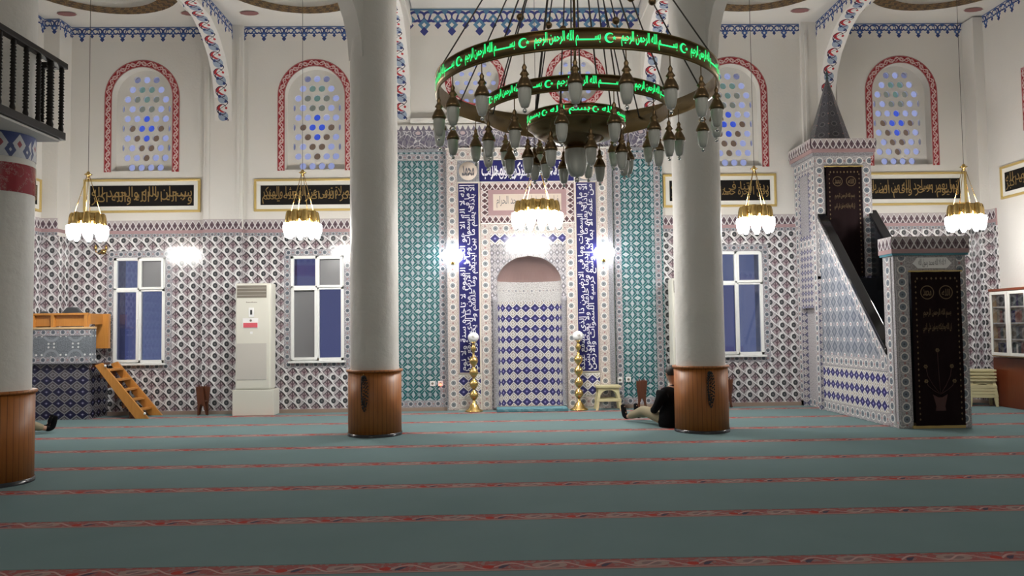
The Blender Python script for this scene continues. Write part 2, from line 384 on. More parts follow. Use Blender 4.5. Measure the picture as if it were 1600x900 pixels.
def empty(name, loc=(0, 0, 0), rz=0):
    o = bpy.data.objects.new(name, None); COL.objects.link(o); o.location = loc; o.rotation_euler.z = rz; o.empty_display_size = .1; return o
def tag(o, label=None, cat=None, group=None, kind=None):
    if label: o['label'] = label
    if cat: o['category'] = cat
    if group: o['group'] = group
    if kind: o['kind'] = kind
    return o
def struct(o): o['kind'] = 'structure'; return o
def copy_tree(o, parent=None):
    c = o.copy(); COL.objects.link(c)
    if parent: c.parent = parent
    for ch in list(o.children): copy_tree(ch, c)
    return c
def arc(cx, cz, r, a0, a1, n): return [(cx + r*math.cos(a0 + (a1-a0)*i/n), cz + r*math.sin(a0 + (a1-a0)*i/n)) for i in range(n+1)]
def rect(x0, x1, z0, z1): return [(x0, z0), (x1, z0), (x1, z1), (x0, z1)]

# ------------------------------------------------------------------ Arabic lettering (shaped with presentation forms)
DU = {'ب': 0xFE8F, 'ت': 0xFE95, 'ث': 0xFE99, 'ج': 0xFE9D, 'ح': 0xFEA1, 'خ': 0xFEA5, 'س': 0xFEB1, 'ش': 0xFEB5, 'ص': 0xFEB9, 'ض': 0xFEBD, 'ط': 0xFEC1,
      'ظ': 0xFEC5, 'ع': 0xFEC9, 'غ': 0xFECD, 'ف': 0xFED1, 'ق': 0xFED5, 'ك': 0xFED9, 'ل': 0xFEDD, 'م': 0xFEE1, 'ن': 0xFEE5, 'ه': 0xFEE9, 'ي': 0xFEF1}
RJ = {'ا': 0xFE8D, 'د': 0xFEA9, 'ذ': 0xFEAB, 'ر': 0xFEAD, 'ز': 0xFEAF, 'و': 0xFEED, 'ة': 0xFE93, 'ى': 0xFEEF}
def shape(s):
    out = []; prev = False; i = 0
    while i < len(s):
        c = s[i]; nx = s[i+1] if i+1 < len(s) else ' '
        if c == 'ل' and nx == 'ا': out.append(chr(0xFEFC if prev else 0xFEFB)); prev = False; i += 2; continue
        if c in DU:
            nj = nx in DU or nx in RJ or nx == 'ـ'; b = DU[c]
            out.append(chr(b + (3 if prev and nj else 1 if prev else 2 if nj else 0))); prev = nj
        elif c == 'ـ': out.append(c); prev = True
        elif c in RJ: out.append(chr(RJ[c] + (1 if prev else 0))); prev = False
        else: out.append(c); prev = False
        i += 1
    return ''.join(reversed(out))
TXC = {}
def text2d(s, bold=.012, depth=.0, res=2):
    """flat glyph mesh normalised to the unit square: verts (0..1, 0..1), faces, aspect"""
    key = (s, bold, res)
    if key in TXC: return TXC[key]
    cu = bpy.data.curves.new('t', 'FONT'); cu.body = shape(s); cu.size = 1; cu.offset = bold; cu.resolution_u = res
    o = bpy.data.objects.new('t', cu); COL.objects.link(o); bpy.context.view_layer.update()
    me = bpy.data.meshes.new_from_object(o.evaluated_get(bpy.context.evaluated_depsgraph_get()))
    vs = [(v.co.x, v.co.y) for v in me.vertices]; fs = [list(p.vertices) for p in me.polygons]
    bpy.data.objects.remove(o); bpy.data.curves.remove(cu); bpy.data.meshes.remove(me)
    x0, x1 = min(v[0] for v in vs), max(v[0] for v in vs); y0, y1 = min(v[1] for v in vs), max(v[1] for v in vs)
    TXC[key] = ([((x-x0)/(x1-x0), (y-y0)/(y1-y0)) for x, y in vs], fs, (x1-x0)/(y1-y0)); return TXC[key]
def letter(mb, s, P, m=0, bold=.012, res=2):
    vs, fs, _ = text2d(s, bold, 0, res); mb.mesh([P(a, b) for a, b in vs], fs, m)
def letter_xz(mb, s, x0, x1, z0, z1, y, m=0, bold=.012): letter(mb, s, lambda a, b: (x0 + a*(x1-x0), y, z0 + b*(z1-z0)), m, bold)

# ------------------------------------------------------------------ the room
XL, XR, YB, YF, ZC = -7.80, 8.78, -3.2, 14.25, 7.42
XM = .60                                   # middle axis of the hall
struct(MB().box(XL-.3, XR+.3, YB-.3, YF+.5, -.3, 0).build('floor', 'stone'))
struct(MB().box(XL-.3, XL, YB, YF+.5, 0, ZC).build('wall_left', 'plaster'))
struct(MB().box(XR, XR+.3, YB, YF+.5, 0, ZC).build('wall_right', 'plaster'))
struct(MB().box(XL-.3, XR+.3, YB-.3, YB, 0, ZC).build('wall_back', 'plaster'))
WIN = [(-6.72, -5.82), (-3.62, -2.68), (3.85, 4.79)]; WZ = (.91, 2.77)
ARCH = [-6.27, -3.20, 4.32, 7.44]; CIRC = [-.32, 1.50]
def archpts(cx, hw, z0, zs, n=20): return [(cx-hw, z0)] + [(cx + hw*math.cos(PI - PI*i/n), zs + hw*math.sin(PI - PI*i/n)) for i in range(n+1)] + [(cx+hw, z0)]
def mprof(z):                              # half-width of the mihrab niche at height z
    if z < 2.28: return .57
    t = min(1, (z-2.28)/.44); return .57*math.sqrt(max(0, 1-t**1.7))
mih = [(.60 - mprof(z), z) for z in [0] + [2.28 + .44*i/12 for i in range(13)]] + [(.60 + mprof(z), z) for z in [2.28 + .44*i/12 for i in range(11, -1, -1)] + [0]]
mih_hole = [(p[0], max(p[1], .02)) for p in mih]
holes = [rect(a, b, *WZ) for a, b in WIN] + [archpts(c, .53, 4.32, 5.66) for c in ARCH] + [arc(c, 5.93, .44, 0, 2*PI*31/32, 31) for c in CIRC] + [mih_hole]
wf = struct(MB().outline(rect(XL, XR, 0, ZC), holes, 'y', YF, YF+.42, 0).build('wall_front', 'plaster'))

# ceiling: front bays with round openings and shallow domes, flat slab over the rest
BAY = [(-6.24, 12.38, 1.0), (-3.13, 12.38, 1.0), (4.33, 12.38, 1.0), (7.40, 12.38, 1.0)]
ce = MB(); ce.box(XL, XR, YB, 11.0, ZC, ZC+.2)
ce.box(-1.45, 2.65, 11.0, YF, 7.26, 7.42)
for x0, x1, bb in ((XL, -1.45, BAY[:2]), (2.65, XR, BAY[2:])):
    ce.outline(rect(x0, x1, 11.0, YF), [arc(bx, by, r, 0, 2*PI*39/40, 39) for bx, by, r in bb], 'z', 6.93, 7.05)
    for bx, by, r in bb:
        ce.lathe([(r*math.cos(t*PI/2/8), .6*math.sin(t*PI/2/8)) for t in range(8)] + [(.001, .6)], (bx, by, 7.0), 32)
ce.box(XL, XR, 10.9, 11.0, 6.93, ZC)
ceo = struct(ce.build('ceiling', 'plaster'))
for k, (bx, by, r) in enumerate(BAY):
    rb = MB(); n = 48
    P = [(bx + (r+.27)*math.cos(2*PI*i/n), by + (r+.27)*math.sin(2*PI*i/n), 6.92) for i in range(n+1)]
    Q = [(bx + (r-.02)*math.cos(2*PI*i/n), by + (r-.02)*math.sin(2*PI*i/n), 6.92) for i in range(n+1)]
    rb.ribbon(P, Q); rb.build('painted_ring', 'gold_band', ceo)
    for sx in (-1, 1):
        md = MB(); cx = bx + sx*1.05
        md.face([(cx + .17*math.cos(2*PI*i/20)*(1 if i % 2 else .88), 13.62 + .10*math.sin(2*PI*i/20), 6.918) for i in range(20)]); md.build('painted_medallion', 'medallion', ceo)

# cross walls with painted ribs, from the front wall to the columns
PROF = [(0, 5.19), (.001, 5.24), (.03, 5.6), (.16, 5.96), (.36, 6.24), (.70, 6.50), (1.05, 6.64), (1.6, 6.72)]
def cross_wall(name, x0, x1, yend, ztop, zceil):
    y0 = YF - .085; span = y0 - yend
    pr = [(t, z) for t, z in PROF if t < span/2]
    pts = [(y0 - t, z) for t, z in pr] + [(y0 - span/2, pr[-1][1] + .06)] + [(yend + t, z) for t, z in reversed(pr)]
    mb = MB(); out = [(YF, 5.19)] + pts + [(yend, zceil), (YF, zceil)]
    mb.prism(out, 'x', x0, x1); o = struct(mb.build(name, 'plaster'))
    r = MB(); eps = .004
    path = [(x0, y - eps, z - eps) for y, z in pts]; inn = [(x1, y - eps, z - eps) for y, z in pts]
    r.ribbon(inn, path); r.build('painted_rib', 'rib_paint', o)
    return o
cw = [cross_wall('wall_cross', -4.95, -4.65, 8.15, 6.78, 7.0), cross_wall('wall_cross', -1.78, -1.48, 11.2, 6.78, 7.42),
      cross_wall('wall_cross', 2.68, 2.98, 11.2, 6.78, 7.42), cross_wall('wall_cross', 5.88, 6.18, 8.15, 6.78, 7.0)]
# pilasters on the front wall under the ribs
PILS = [(-5.14, -4.46), (5.60, 6.32), (8.55, 8.78)]
pm = MB()
for a, b in PILS[:2]:
    pm.box(a, b, YF-.08, YF, 3.43, 6.93); pm.box(b-.10, b-.05, YF-.10, YF-.08, 3.43, 6.7); pm.box(a+.05, a+.10, YF-.10, YF-.08, 3.43, 6.7)
pm.box(8.60, 8.78, 13.9, YF, 3.43, 6.9); pm.box(XL, -7.53, 13.85, YF, 3.43, 6.93)
pm.build('pilaster', 'plaster', wf)
# friezes
fz = MB(); zt = 6.925; h = .27; y = YF - .004
for a, b in ((-7.53, -4.95), (-4.65, -1.78), (2.98, 5.88), (6.18, XR)): fz.quad((a, y - (.0), zt-h), (1, 0, 0), b-a, (0, 0, 1), h)
fz.quad((XL, 13.846, zt-h), (1, 0, 0), .27, (0, 0, 1), h)
for x, y0, y1, d in ((XL, 11.1, 13.85, 1), (-7.53, 13.85, YF, 1), (-4.95, 11.1, YF, -1), (-4.65, 11.1, YF, 1), (5.88, 11.1, YF, -1), (6.18, 11.1, YF, 1), (XR, 11.1, YF, -1)):
    fz.quad((x + d*.004, y0, zt-h), (0, 1, 0), y1-y0, (0, 0, 1), h)
fz.build('painted_frieze', 'frieze', wf)
fz = MB(); fz.quad((-1.48, YF-.004, 6.74), (1, 0, 0), 4.16, (0, 0, 1), .50); fz.build('painted_frieze', 'frieze_big', wf)

# tile cladding of the front wall
def rects_minus(x0, x1, z0, z1, hs):
    xs = sorted({x0, x1, *[h[0] for h in hs if x0 < h[0] < x1], *[h[1] for h in hs if x0 < h[1] < x1]}); out = []
    for a, b in zip(xs, xs[1:]):
        mid = (a+b)/2; zs = [z0]
        for h in hs:
            if h[0] <= mid <= h[1]: zs += [h[2], h[3]]
        zs.append(z1)
        for i in range(0, len(zs), 2):
            if zs[i+1] > zs[i]: out.append((a, b, zs[i], zs[i+1]))
    return out
tc = MB(); TY = YF-.03
mats = ['tile_main', 'stone', 'pink', 'grey_tile', 'crenel', 'border_grey', 'tile_green', 'crenel_big', 'plaster']
def dado(x0, x1, yf, yb):
    for a, b, c, d in rects_minus(x0, x1, .07, 3.13, [(p-.0, q+.0, WZ[0], WZ[1]) for p, q in WIN]): tc.box(a, b, yf, yb, c, d, 0)
    tc.box(x0, x1, yf-.02, yb, 0, .07, 1)
    tc.box(x0, x1, yf, yb, 3.13, 3.19, 8); tc.quad((x0, yf-.002, 3.13), (1, 0, 0), x1-x0, (0, 0, 1), .06, 3)
    tc.box(x0, x1, yf, yb, 3.19, 3.25, 2); tc.box(x0, x1, yf, yb, 3.25, 3.43, 8); tc.quad((x0, yf-.002, 3.25), (1, 0, 0), x1-x0, (0, 0, 1), .18, 4)
dado(XL, -7.50, 13.82, YF); dado(-7.50, -5.14, TY, YF); dado(-5.14, -4.46, TY-.08, YF); dado(-4.46, -1.75, TY, YF); dado(3.02, 5.60, TY, YF); dado(5.60, 6.32, TY-.08, YF); dado(6.32, 8.60, TY, YF); dado(8.60, 8.78, 13.88, YF)
def dado_side(xf, xb, y0, y1):       # xf room-side face
    x0, x1 = min(xf, xb), max(xf, xb); d = 1 if xf > xb else -1
    tc.box(x0, x1, y0, y1, .07, 3.13, 0); tc.box(x0, x1 + (.02 if d > 0 else 0), y0, y1, 0, .07, 1); tc.box(x0, x1, y0, y1, 3.13, 3.43, 2)
    tc.quad((xf + d*.002, y0, 3.13), (0, 1, 0), y1-y0, (0, 0, 1), .06, 3); tc.quad((xf + d*.002, y0, 3.25), (0, 1, 0), y1-y0, (0, 0, 1), .18, 4)
dado_side(XL+.03, XL, 8, 13.82); dado_side(XR-.03, XR, 13.72, 13.88)
for a, b in WIN:                      # grey border round each window
    g = .12; yb = TY-.003
    tc.quad((a-g, yb, WZ[1]), (1, 0, 0), b-a+2*g, (0, 0, 1), g, 5); tc.quad((a-g, yb, WZ[0]-g), (1, 0, 0), b-a+2*g, (0, 0, 1), g, 5)
    tc.quad((a, yb, WZ[0]), (0, 0, 1), WZ[1]-WZ[0], (-1, 0, 0), g, 5); tc.quad((b+g, yb, WZ[0]), (0, 0, 1), WZ[1]-WZ[0], (-1, 0, 0), g, 5)
# central block: green panels and grey crown
tc.box(-1.75, -.86, TY-.02, YF, .07, 4.62, 6); tc.box(2.13, 3.02, TY-.02, YF, .07, 4.62, 6); tc.box(-1.75, 3.02, TY-.04, YF, 0, .07, 1)
tc.box(-1.75, 3.02, TY-.03, YF, 4.62, 5.10, 8); tc.quad((-1.75, TY-.035, 4.66), (1, 0, 0), 4.77, (0, 0, 1), .42, 7); tc.box(-1.75, 3.02, TY-.06, YF, 4.60, 4.66, 3)
tc.box(-1.48, 2.68, TY-.10, YF, 5.13, 5.20, 8)
yb = TY-.023
for a, b in ((-1.75, -.86), (2.13, 3.02)):
    tc.quad((a, yb, 4.45), (1, 0, 0), b-a, (0, 0, 1), .12, 5); tc.quad((a, yb, .07), (1, 0, 0), b-a, (0, 0, 1), .12, 5)
for x in (-.87, 2.26, 2.98): tc.quad((x, yb-.001, .19), (0, 0, 1), 4.26, (-1, 0, 0), .12, 5)
tc.build('tile_cladding', mats, wf)
# sockets on the green panels
def socket(x, z, led=False, rnd=False):
    t = empty('wall_socket', (x, TY-.02, z))
    m = MB()
    if rnd: m.lathe([(.055, 0), (.055, .025), (.04, .04), (.001, .04)], n=20, xf=Matrix.Rotation(PI/2, 4, 'X'))
    else: m.box(-.045, .045, -.012, 0, -.045, .045)
    m.build('cover_plate', 'pvc', t, .003)
    if not rnd: MB().lathe([(.022, 0), (.022, .003), (.001, .003)], n=16, xf=Matrix.Translation((0, -.012, 0)) @ Matrix.Rotation(PI/2, 4, 'X')).build('outlet', 'grille', t)
    if led: MB().ball((.0, -.03, -.02), .022, 0).build('indicator_light', 'red_led', t)
    return t
tag(socket(-1.125, .485), 'white wall socket on the left green panel, without a light', 'socket')
tag(socket(-.985, .485, True), 'white wall socket with a glowing red light on the left green panel', 'socket')
tag(socket(2.06, .50, rnd=True), 'round white wall outlet just above the left end of the beige stool', 'socket')
tag(socket(2.19, .50), 'square white socket above the beige stool, beside the round outlet', 'socket')
tag(socket(2.34, .51), 'square white socket right of the beige stool, on the green panel', 'socket')

# ------------------------------------------------------------------ carpet
tag(MB().box(XL+.04, XR-.03, YB+.02, 14.12, 0, .012).build('carpet', 'carpet'), 'turquoise wall-to-wall prayer carpet with red patterned row stripes', 'carpet')

# ------------------------------------------------------------------ windows
def pane_key(i, j): return None
PANES = [('pane_blue', 'pane_grey', 'pane_deep', 'pane_blue'), ('pane_deep', 'pane_grey', 'pane_grey', 'pane_deep'), ('pane_blue', 'pane_blue', 'pane_deep', 'pane_blue')]
for k, (a, b) in enumerate(WIN):
    t = struct(empty('window_%d' % (k+1), (0, 0, 0))); z0, z1 = WZ; mid = a + (b-a)*.50; zt_ = z0 + (z1-z0)*.695; y0, y1 = YF-.045, YF+.04
    f = MB(); o_ = .055
    for q in ((a, a+o_, z0, z1), (b-o_, b, z0, z1), (mid-.035, mid+.035, z0, z1), (a, b, z0, z0+o_), (a, b, z1-o_, z1), (a, b, zt_-.035, zt_+.035)): f.box(q[0], q[1], y0, y1, q[2], q[3])
    fr = f.build('window_frame', 'pvc', t, .006)
    def sash(x0, x1, s0, s1, name='sash'):
        s = MB(); g = .045
        for q in ((x0, x0+g, s0, s1), (x1-g, x1, s0, s1), (x0+g, x1-g, s0, s0+g), (x0+g, x1-g, s1-g, s1)): s.box(q[0], q[1], y0-.02, y0, q[2], q[3])
        so = s.build(name, 'pvc', t, .004); return so
    sash(mid, b-.02, zt_, z1-.02); s2 = sash(a+.02, mid, z0+.02, zt_)
    MB().box(mid-.03, mid-.012, y0-.045, y0-.02, z0+.65, z0+.77).build('window_handle', 'pvc', s2)
    q = PANES[k]
    for (x0, x1, s0, s1), mk_ in zip(((a, mid, zt_, z1), (mid, b, zt_, z1), (a, mid, z0, zt_), (mid, b, z0, zt_)), q):
        MB().box(x0+.03, x1-.03, YF, YF+.01, s0+.03, s1-.03).build('pane', mk_, t)
    MB().box(a-.03, b+.03, YF-.09, YF+.02, z0-.035, z0).build('window_sill', 'pvc', t, .005)
# arched windows: red painted surround, pierced plaster screen, coloured glass discs
ROWS = [['D', 'L', 'D'], ['L', 'G', 'G', 'L'], ['L', 'O', 'G', 'O', 'L'], ['D', 'L', 'O', 'O', 'L', 'D'], ['L', 'L', 'B', 'L', 'L'], ['D', 'N', 'B', 'B', 'N', 'D'],
        ['L', 'N', 'B', 'N', 'L'], ['D', 'L', 'N', 'N', 'L', 'D'], ['L', 'L', 'N', 'L', 'L'], ['L', 'L', 'L', 'L']]
GK = {'L': 'g_light', 'B': 'g_blue', 'G': 'g_green', 'O': 'g_olive', 'N': 'g_brown', 'D': 'g_dark'}; GL = list(GK.values())
def arch_window(cx, idx, onwall=None):
    t = struct(empty('window_%d' % idx, (0, 0, 0)))
    hw = .665; n = 28
    po = [(cx-hw, YF-.006, 4.30)] + [(cx + hw*math.cos(PI-PI*i/n), YF-.006, 5.66 + hw*math.sin(PI-PI*i/n)) for i in range(n+1)] + [(cx+hw, YF-.006, 4.30)]
    hi = hw-.13; pi_ = [(cx-hi, YF-.006, 4.30)] + [(cx + hi*math.cos(PI-PI*i/n), YF-.006, 5.66 + hi*math.sin(PI-PI*i/n)) for i in range(n+1)] + [(cx+hi, YF-.006, 4.30)]
    def dense(p): return [p[0]] + [tuple(Vector(p[0]).lerp(Vector(p[1]), k/6)) for k in range(1, 6)] + p[1:-1] + [tuple(Vector(p[-2]).lerp(Vector(p[-1]), k/6)) for k in range(1, 6)] + [p[-1]]
    MB().ribbon(dense(po), dense(pi_)).build('painted_surround', 'red_band', t)
    hs = []; gl = MB(); d = .170
    for j, row in enumerate(ROWS):
        z = 6.02 - j*.178
        for i, c in enumerate(row):
            x = cx + (i - (len(row)-1)/2)*d; r = .062
            if len(row) == 6 and i in (0, 5): x = cx + (.41 if i else -.41); rx = .022
            else: rx = r
            hs.append([(x + rx*math.cos(2*PI*q/12), z + r*math.sin(2*PI*q/12)) for q in range(12)])
            gl.mesh([(x + rx*1.05*math.cos(2*PI*q/12), YF+.235, z + r*1.05*math.sin(2*PI*q/12)) for q in range(12)], [list(range(12))], GL.index(GK[c]))
    MB().outline(archpts(cx, .53, 4.32, 5.66), hs, 'y', YF+.18, YF+.22).build('pierced_screen', 'plaster', t)
    gl.build('glass_discs', GL, t)
for k, c in enumerate(ARCH): arch_window(c, 4+k)
for k, c in enumerate(CIRC):
    t = struct(empty('window_%d' % (8+k), (0, 0, 0))); n = 36
    MB().ribbon([(c + .55*math.cos(2*PI*i/n), YF-.006, 5.93 + .55*math.sin(2*PI*i/n)) for i in range(n+1)], [(c + .43*math.cos(2*PI*i/n), YF-.006, 5.93 + .43*math.sin(2*PI*i/n)) for i in range(n+1)]).build('painted_surround', 'red_band', t)
    hs = []; gl = MB()
    for j in range(-2, 3):
        m_ = 4 if j % 2 else (5 if j == 0 else 3)
        for i in range(m_):
            x = c + (i-(m_-1)/2)*.165; z = 5.93 + j*.165
            if math.hypot(x-c, z-5.93) > .38: continue
            hs.append([(x + .046*math.cos(2*PI*q/12), z + .046*math.sin(2*PI*q/12)) for q in range(12)])
            gl.mesh([(x + .05*math.cos(2*PI*q/12), YF+.235, z + .05*math.sin(2*PI*q/12)) for q in range(12)], [list(range(12))])
    MB().outline(arc(c, 5.93, .44, 0, 2*PI*31/32, 31), hs, 'y', YF+.18, YF+.22).build('pierced_screen', 'plaster', t); gl.build('glass_discs', 'g_light', t)
# painted band of an arched window on the right-hand wall, just inside the frame
rbm = MB(); rbm.quad((XR-.004, 12.93, 4.6), (0, 0, 1), 1.05, (0, -1, 0), .13); rbm.build('painted_surround', 'red_band', bpy.data.objects['wall_right'])

# ------------------------------------------------------------------ mihrab
mi = tag(empty('mihrab', (0, 0, 0)), 'tall tiled prayer niche with navy calligraphy bands in the middle of the wall', 'mihrab')
Y0, Y1 = 14.12, TY
b = MB()
b.outline(rect(-.86, 2.10, 0.0, 4.66), [mih_hole], 'y', Y0, YF)
b.build('surround', 'mat_white', mi)
y = Y0 - .003
gy = MB(); xs0, xs1 = -.08, 1.28
gy.outline(rect(xs0, xs1, .02, 2.93), [mih_hole], 'y', Y0-.006, Y0-.001); gy.build('inner_frame_tiles', 'tile_mosaic', mi)
br = MB()
for x, z0, z1, wd in ((-.66, .02, 4.45, .18), (-.08, .02, 3.29, .17), (1.43, .02, 3.29, .17), (2.01, .02, 4.45, .18)): br.slab((x, Y0, z0), (0, 0, 1), z1-z0, (-1, 0, 0), wd, (0, -1, 0), .012)
br.slab((-.84, Y0, 4.45), (1, 0, 0), 2.85, (0, 0, 1), .18, (0, -1, 0), .012); br.slab((-.08, Y0, 3.12), (1, 0, 0), 1.34, (0, 0, 1), .17, (0, -1, 0), .012)
for x in (-.66, 1.43): br.slab((x, Y0, .05), (1, 0, 0), .39, (0, 0, 1), .17, (0, -1, 0), .012)
br.build('border_tiles', 'border_beige', mi)
for q in ((-.66, .24, .39, .38), (1.435, .24, .39, .38), (-.08, 2.935, 1.34, .19)): MB().slab((q[0], Y0, q[1]), (1, 0, 0), q[2], (0, 0, 1), q[3], (0, -1, 0), .011).build('diamond_tiles', 'tile_navy', mi)
for x0, x1 in ((2.01, 2.10), (-.86, -.84)): MB().box(x0, x1, Y0-.008, Y0, .02, 4.62).build('edge_tiles', 'grey_tile', mi)
KURSI = ['الله لا اله الا هو الحي القيوم لا تاخذه سنة ولا نوم', 'له ما في السموات وما في الارض من ذا الذي يشفع عنده', 'الا باذنه يعلم ما بين ايديهم وما خلفهم ولا يحيطون بشيء', 'من علمه الا بما شاء وسع كرسيه السموات والارض']
KURSI = [s.replace('ء', '') for s in KURSI]
def vband(x0, x1, z0, z1, lines, name='calligraphy_band'):
    p = MB().box(x0, x1, Y0-.014, Y0, z0, z1).build(name, 'navy', mi)
    e = MB()
    for q in ((x0, x0+.012, z0, z1), (x1-.012, x1, z0, z1), (x0, x1, z0, z0+.012), (x0, x1, z1-.012, z1)): e.box(q[0], q[1], Y0-.020, Y0-.014, q[2], q[3])
    e.build('gilt_edge', 'cream', p)
    t = MB(); n = len(lines); wd = (x1-x0-.06)*.46
    for i, s in enumerate(lines):
        # rotated a quarter turn: reads upwards
        xa = x0 + .03 + i*wd*.60; letter(t, s, lambda u, v: (xa + (1-v)*wd, Y0-.017 - i*.001, z0 + .04 + u*(z1-z0-.08)), 0, .008)
    t.build('lettering', 'white_ink', p)
vband(-.65, -.27, .66, 4.03, KURSI[:3]); vband(1.44, 1.82, .66, 4.03, KURSI[1:])
p = MB().box(-.26, 1.42, Y0-.014, Y0, 4.05, 4.43).build('calligraphy_band', 'navy', mi)
t = MB(); letter_xz(t, 'كلما دخل عليها زكريا المحراب', -.22, 1.38, 4.08, 4.40, Y0-.018, 0, .02); letter_xz(t, 'لا اله الا الله محمد رسول الله', -.1, 1.30, 4.09, 4.33, Y0-.019, 0, .012); t.build('lettering', 'white_ink', p)
for cx, s in ((-.46, 'محمد'), (1.63, 'الله')):
    p = MB().box(cx-.19, cx+.19, Y0-.012, Y0, 4.05, 4.43).build('roundel', 'grey_tile', mi)
    MB().lathe([(.165, 0), (.165, .006), (.001, .006)], n=28, xf=Matrix.Translation((cx, Y0-.012, 4.24)) @ Matrix.Rotation(PI/2, 4, 'X')).build('roundel_disc', 'cream', p)
    t = MB(); letter_xz(t, s, cx-.11, cx+.11, 4.15, 4.34, Y0-.020, 0, .03); t.build('lettering', 'dark_ink', p)
# plaque over the niche
p = MB().box(-.25, 1.42, Y0-.012, Y0, 3.31, 4.03).build('plaque', 'pink', mi)
c = MB(); yy = Y0-.016; W_ = .13
c.slab((-.24, Y0-.012, 3.90), (1, 0, 0), 1.65, (0, 0, 1), W_, (0, -1, 0), .006); c.slab((-.24, Y0-.012, 3.31), (1, 0, 0), 1.65, (0, 0, 1), W_, (0, -1, 0), .006)
c.slab((-.11, Y0-.012, 3.44), (0, 0, 1), .46, (-1, 0, 0), W_, (0, -1, 0), .006); c.slab((1.41, Y0-.012, 3.44), (0, 0, 1), .46, (-1, 0, 0), W_, (0, -1, 0), .006)
c.build('plaque_border', 'crenel_plaque', p)
MB().box(-.02, 1.19, Y0-.020, Y0-.012, 3.53, 3.82).build('plaque_field', 'cream', p)
t = MB(); letter_xz(t, 'فول وجهك شطر', .62, 1.14, 3.57, 3.79, Y0-.024, 0, 0); letter_xz(t, 'المسجد الحرام', .04, .58, 3.57, 3.79, Y0-.024, 0, 0); t.build('lettering', 'dark_ink', p)
# the niche itself
nb = MB(); NZ = [0, .5, 1.0, 1.5, 1.93, 2.10, 2.28] + [2.28 + .44*i/10 for i in range(1, 11)]; n = 24; yc = Y0+.02
for j in range(len(NZ)-1):
    za, zb_ = NZ[j], NZ[j+1]; ra, rb_ = mprof(za), max(.001, mprof(zb_)); m = 0 if zb_ <= 1.94 else 1 if zb_ <= 2.3 else 2
    for i in range(n):
        a0, a1 = PI*i/n, PI*(i+1)/n
        f = lambda r, a, z: (.60 + r*math.cos(a), yc + r*math.sin(a)*.95, z)
        nb.face([f(ra, a0, za), f(ra, a1, za), f(rb_, a1, zb_), f(rb_, a0, zb_)], m, [(.57*q, w_) for q, w_ in ((a0, za), (a1, za), (a1, zb_), (a0, zb_))], True)
mk('niche_dome', c_crenel(.15, .16, (.14, .075, .07), (.30, .20, .19)), .4); mk('niche_white', c_circ(.15, .022, (.66, .65, .65), (.35, .35, .38), c0=2.12), TG)
nb.build('niche', ['tile_navy', 'niche_white', 'niche_dome'], mi)
for sx in (-1, 1): MB().lathe([(.045, 0), (.045, 1.85), (.055, 1.87), (.055, 1.93), (.03, 1.95)], (.60 + sx*.61, Y0-.02, .05), 14).build('corner_colonnette', 'border_grey', mi)
tag(MB().box(.0, 1.22, 13.70, 14.10, .012, .07).build('niche_rug', 'rug', None, .01), 'small blue rug on the low step in front of the prayer niche', 'rug')

# ------------------------------------------------------------------ framed calligraphy panels
def panel(loc, rz, L, H, rows, label):
    t = tag(empty('calligraphy_panel', loc, rz), label, 'framed calligraphy', 'framed gold calligraphy panels')
    f = MB(); g = .04
    for q in ((0, L, 0, g), (0, L, H-g, H), (0, g, g, H-g), (L-g, L, g, H-g)): f.box(q[0], q[1], -.045, 0, q[2], q[3])
    f.build('frame', 'gold_frame', t, .006); MB().box(g, L-g, -.022, 0, g, H-g).build('mount', 'mat_white', t)
    q = .115; MB().box(q, L-q, -.030, -.022, q, H-q).build('field', 'panel_black', t)
    e = MB(); a0, a1, b0, b1 = q+.03, L-q-.03, q+.02, H-q-.02
    hh = (b1-b0)
    letter(e, rows[0], lambda u, v: (a0 + u*(a1-a0), -.034, b0 + hh*.26 + v*hh*.74), 0, .004)
    letter(e, rows[1], lambda u, v: (a0 + u*(a1-a0), -.036, b0 + v*hh*.72), 0, .004)
    e.build('lettering', 'gold_ink', t); return t
R = [('سبحان الله والحمد لله', 'ولا اله الا الله والله اكبر'), ('ان الصلاة تنهى عن الفحشا والمنكر', 'ولذكر الله اكبر والله يعلم'), ('ربنا اتنا في الدنيا حسنة', 'وفي الاخرة حسنة وقنا عذاب النار'), ('انما يعمر مساجد الله من امن بالله', 'واليوم الاخر واقام الصلاة')]
panel((-7.27, YF-.001, 3.57), 0, 2.05, .60, R[0], 'wide gold-on-black calligraphy panel above the window beside the tiled platform')
panel((-4.27, YF-.001, 3.57), 0, 2.05, .58, R[1], 'gold-on-black calligraphy panel partly behind the white column left of the niche')
panel((3.04, YF-.001, 3.57), 0, 2.05, .60, R[2], 'gold-on-black calligraphy panel partly behind the column right of the niche')
panel((6.56, YF-.001, 3.57), 0, 2.00, .60, R[3], 'gold-on-black calligraphy panel behind the right hanging lamp, beside the pulpit tower')
panel((XL+.001, 11.72, 3.53), PI/2, 2.07, .56, R[1], 'gold-on-black calligraphy panel on the left side wall, cut by the big column')
panel((XR-.001, 13.54, 3.55), -PI/2, 2.05, .56, R[0], 'gold-on-black calligraphy panel on the right side wall, above the bookcase')

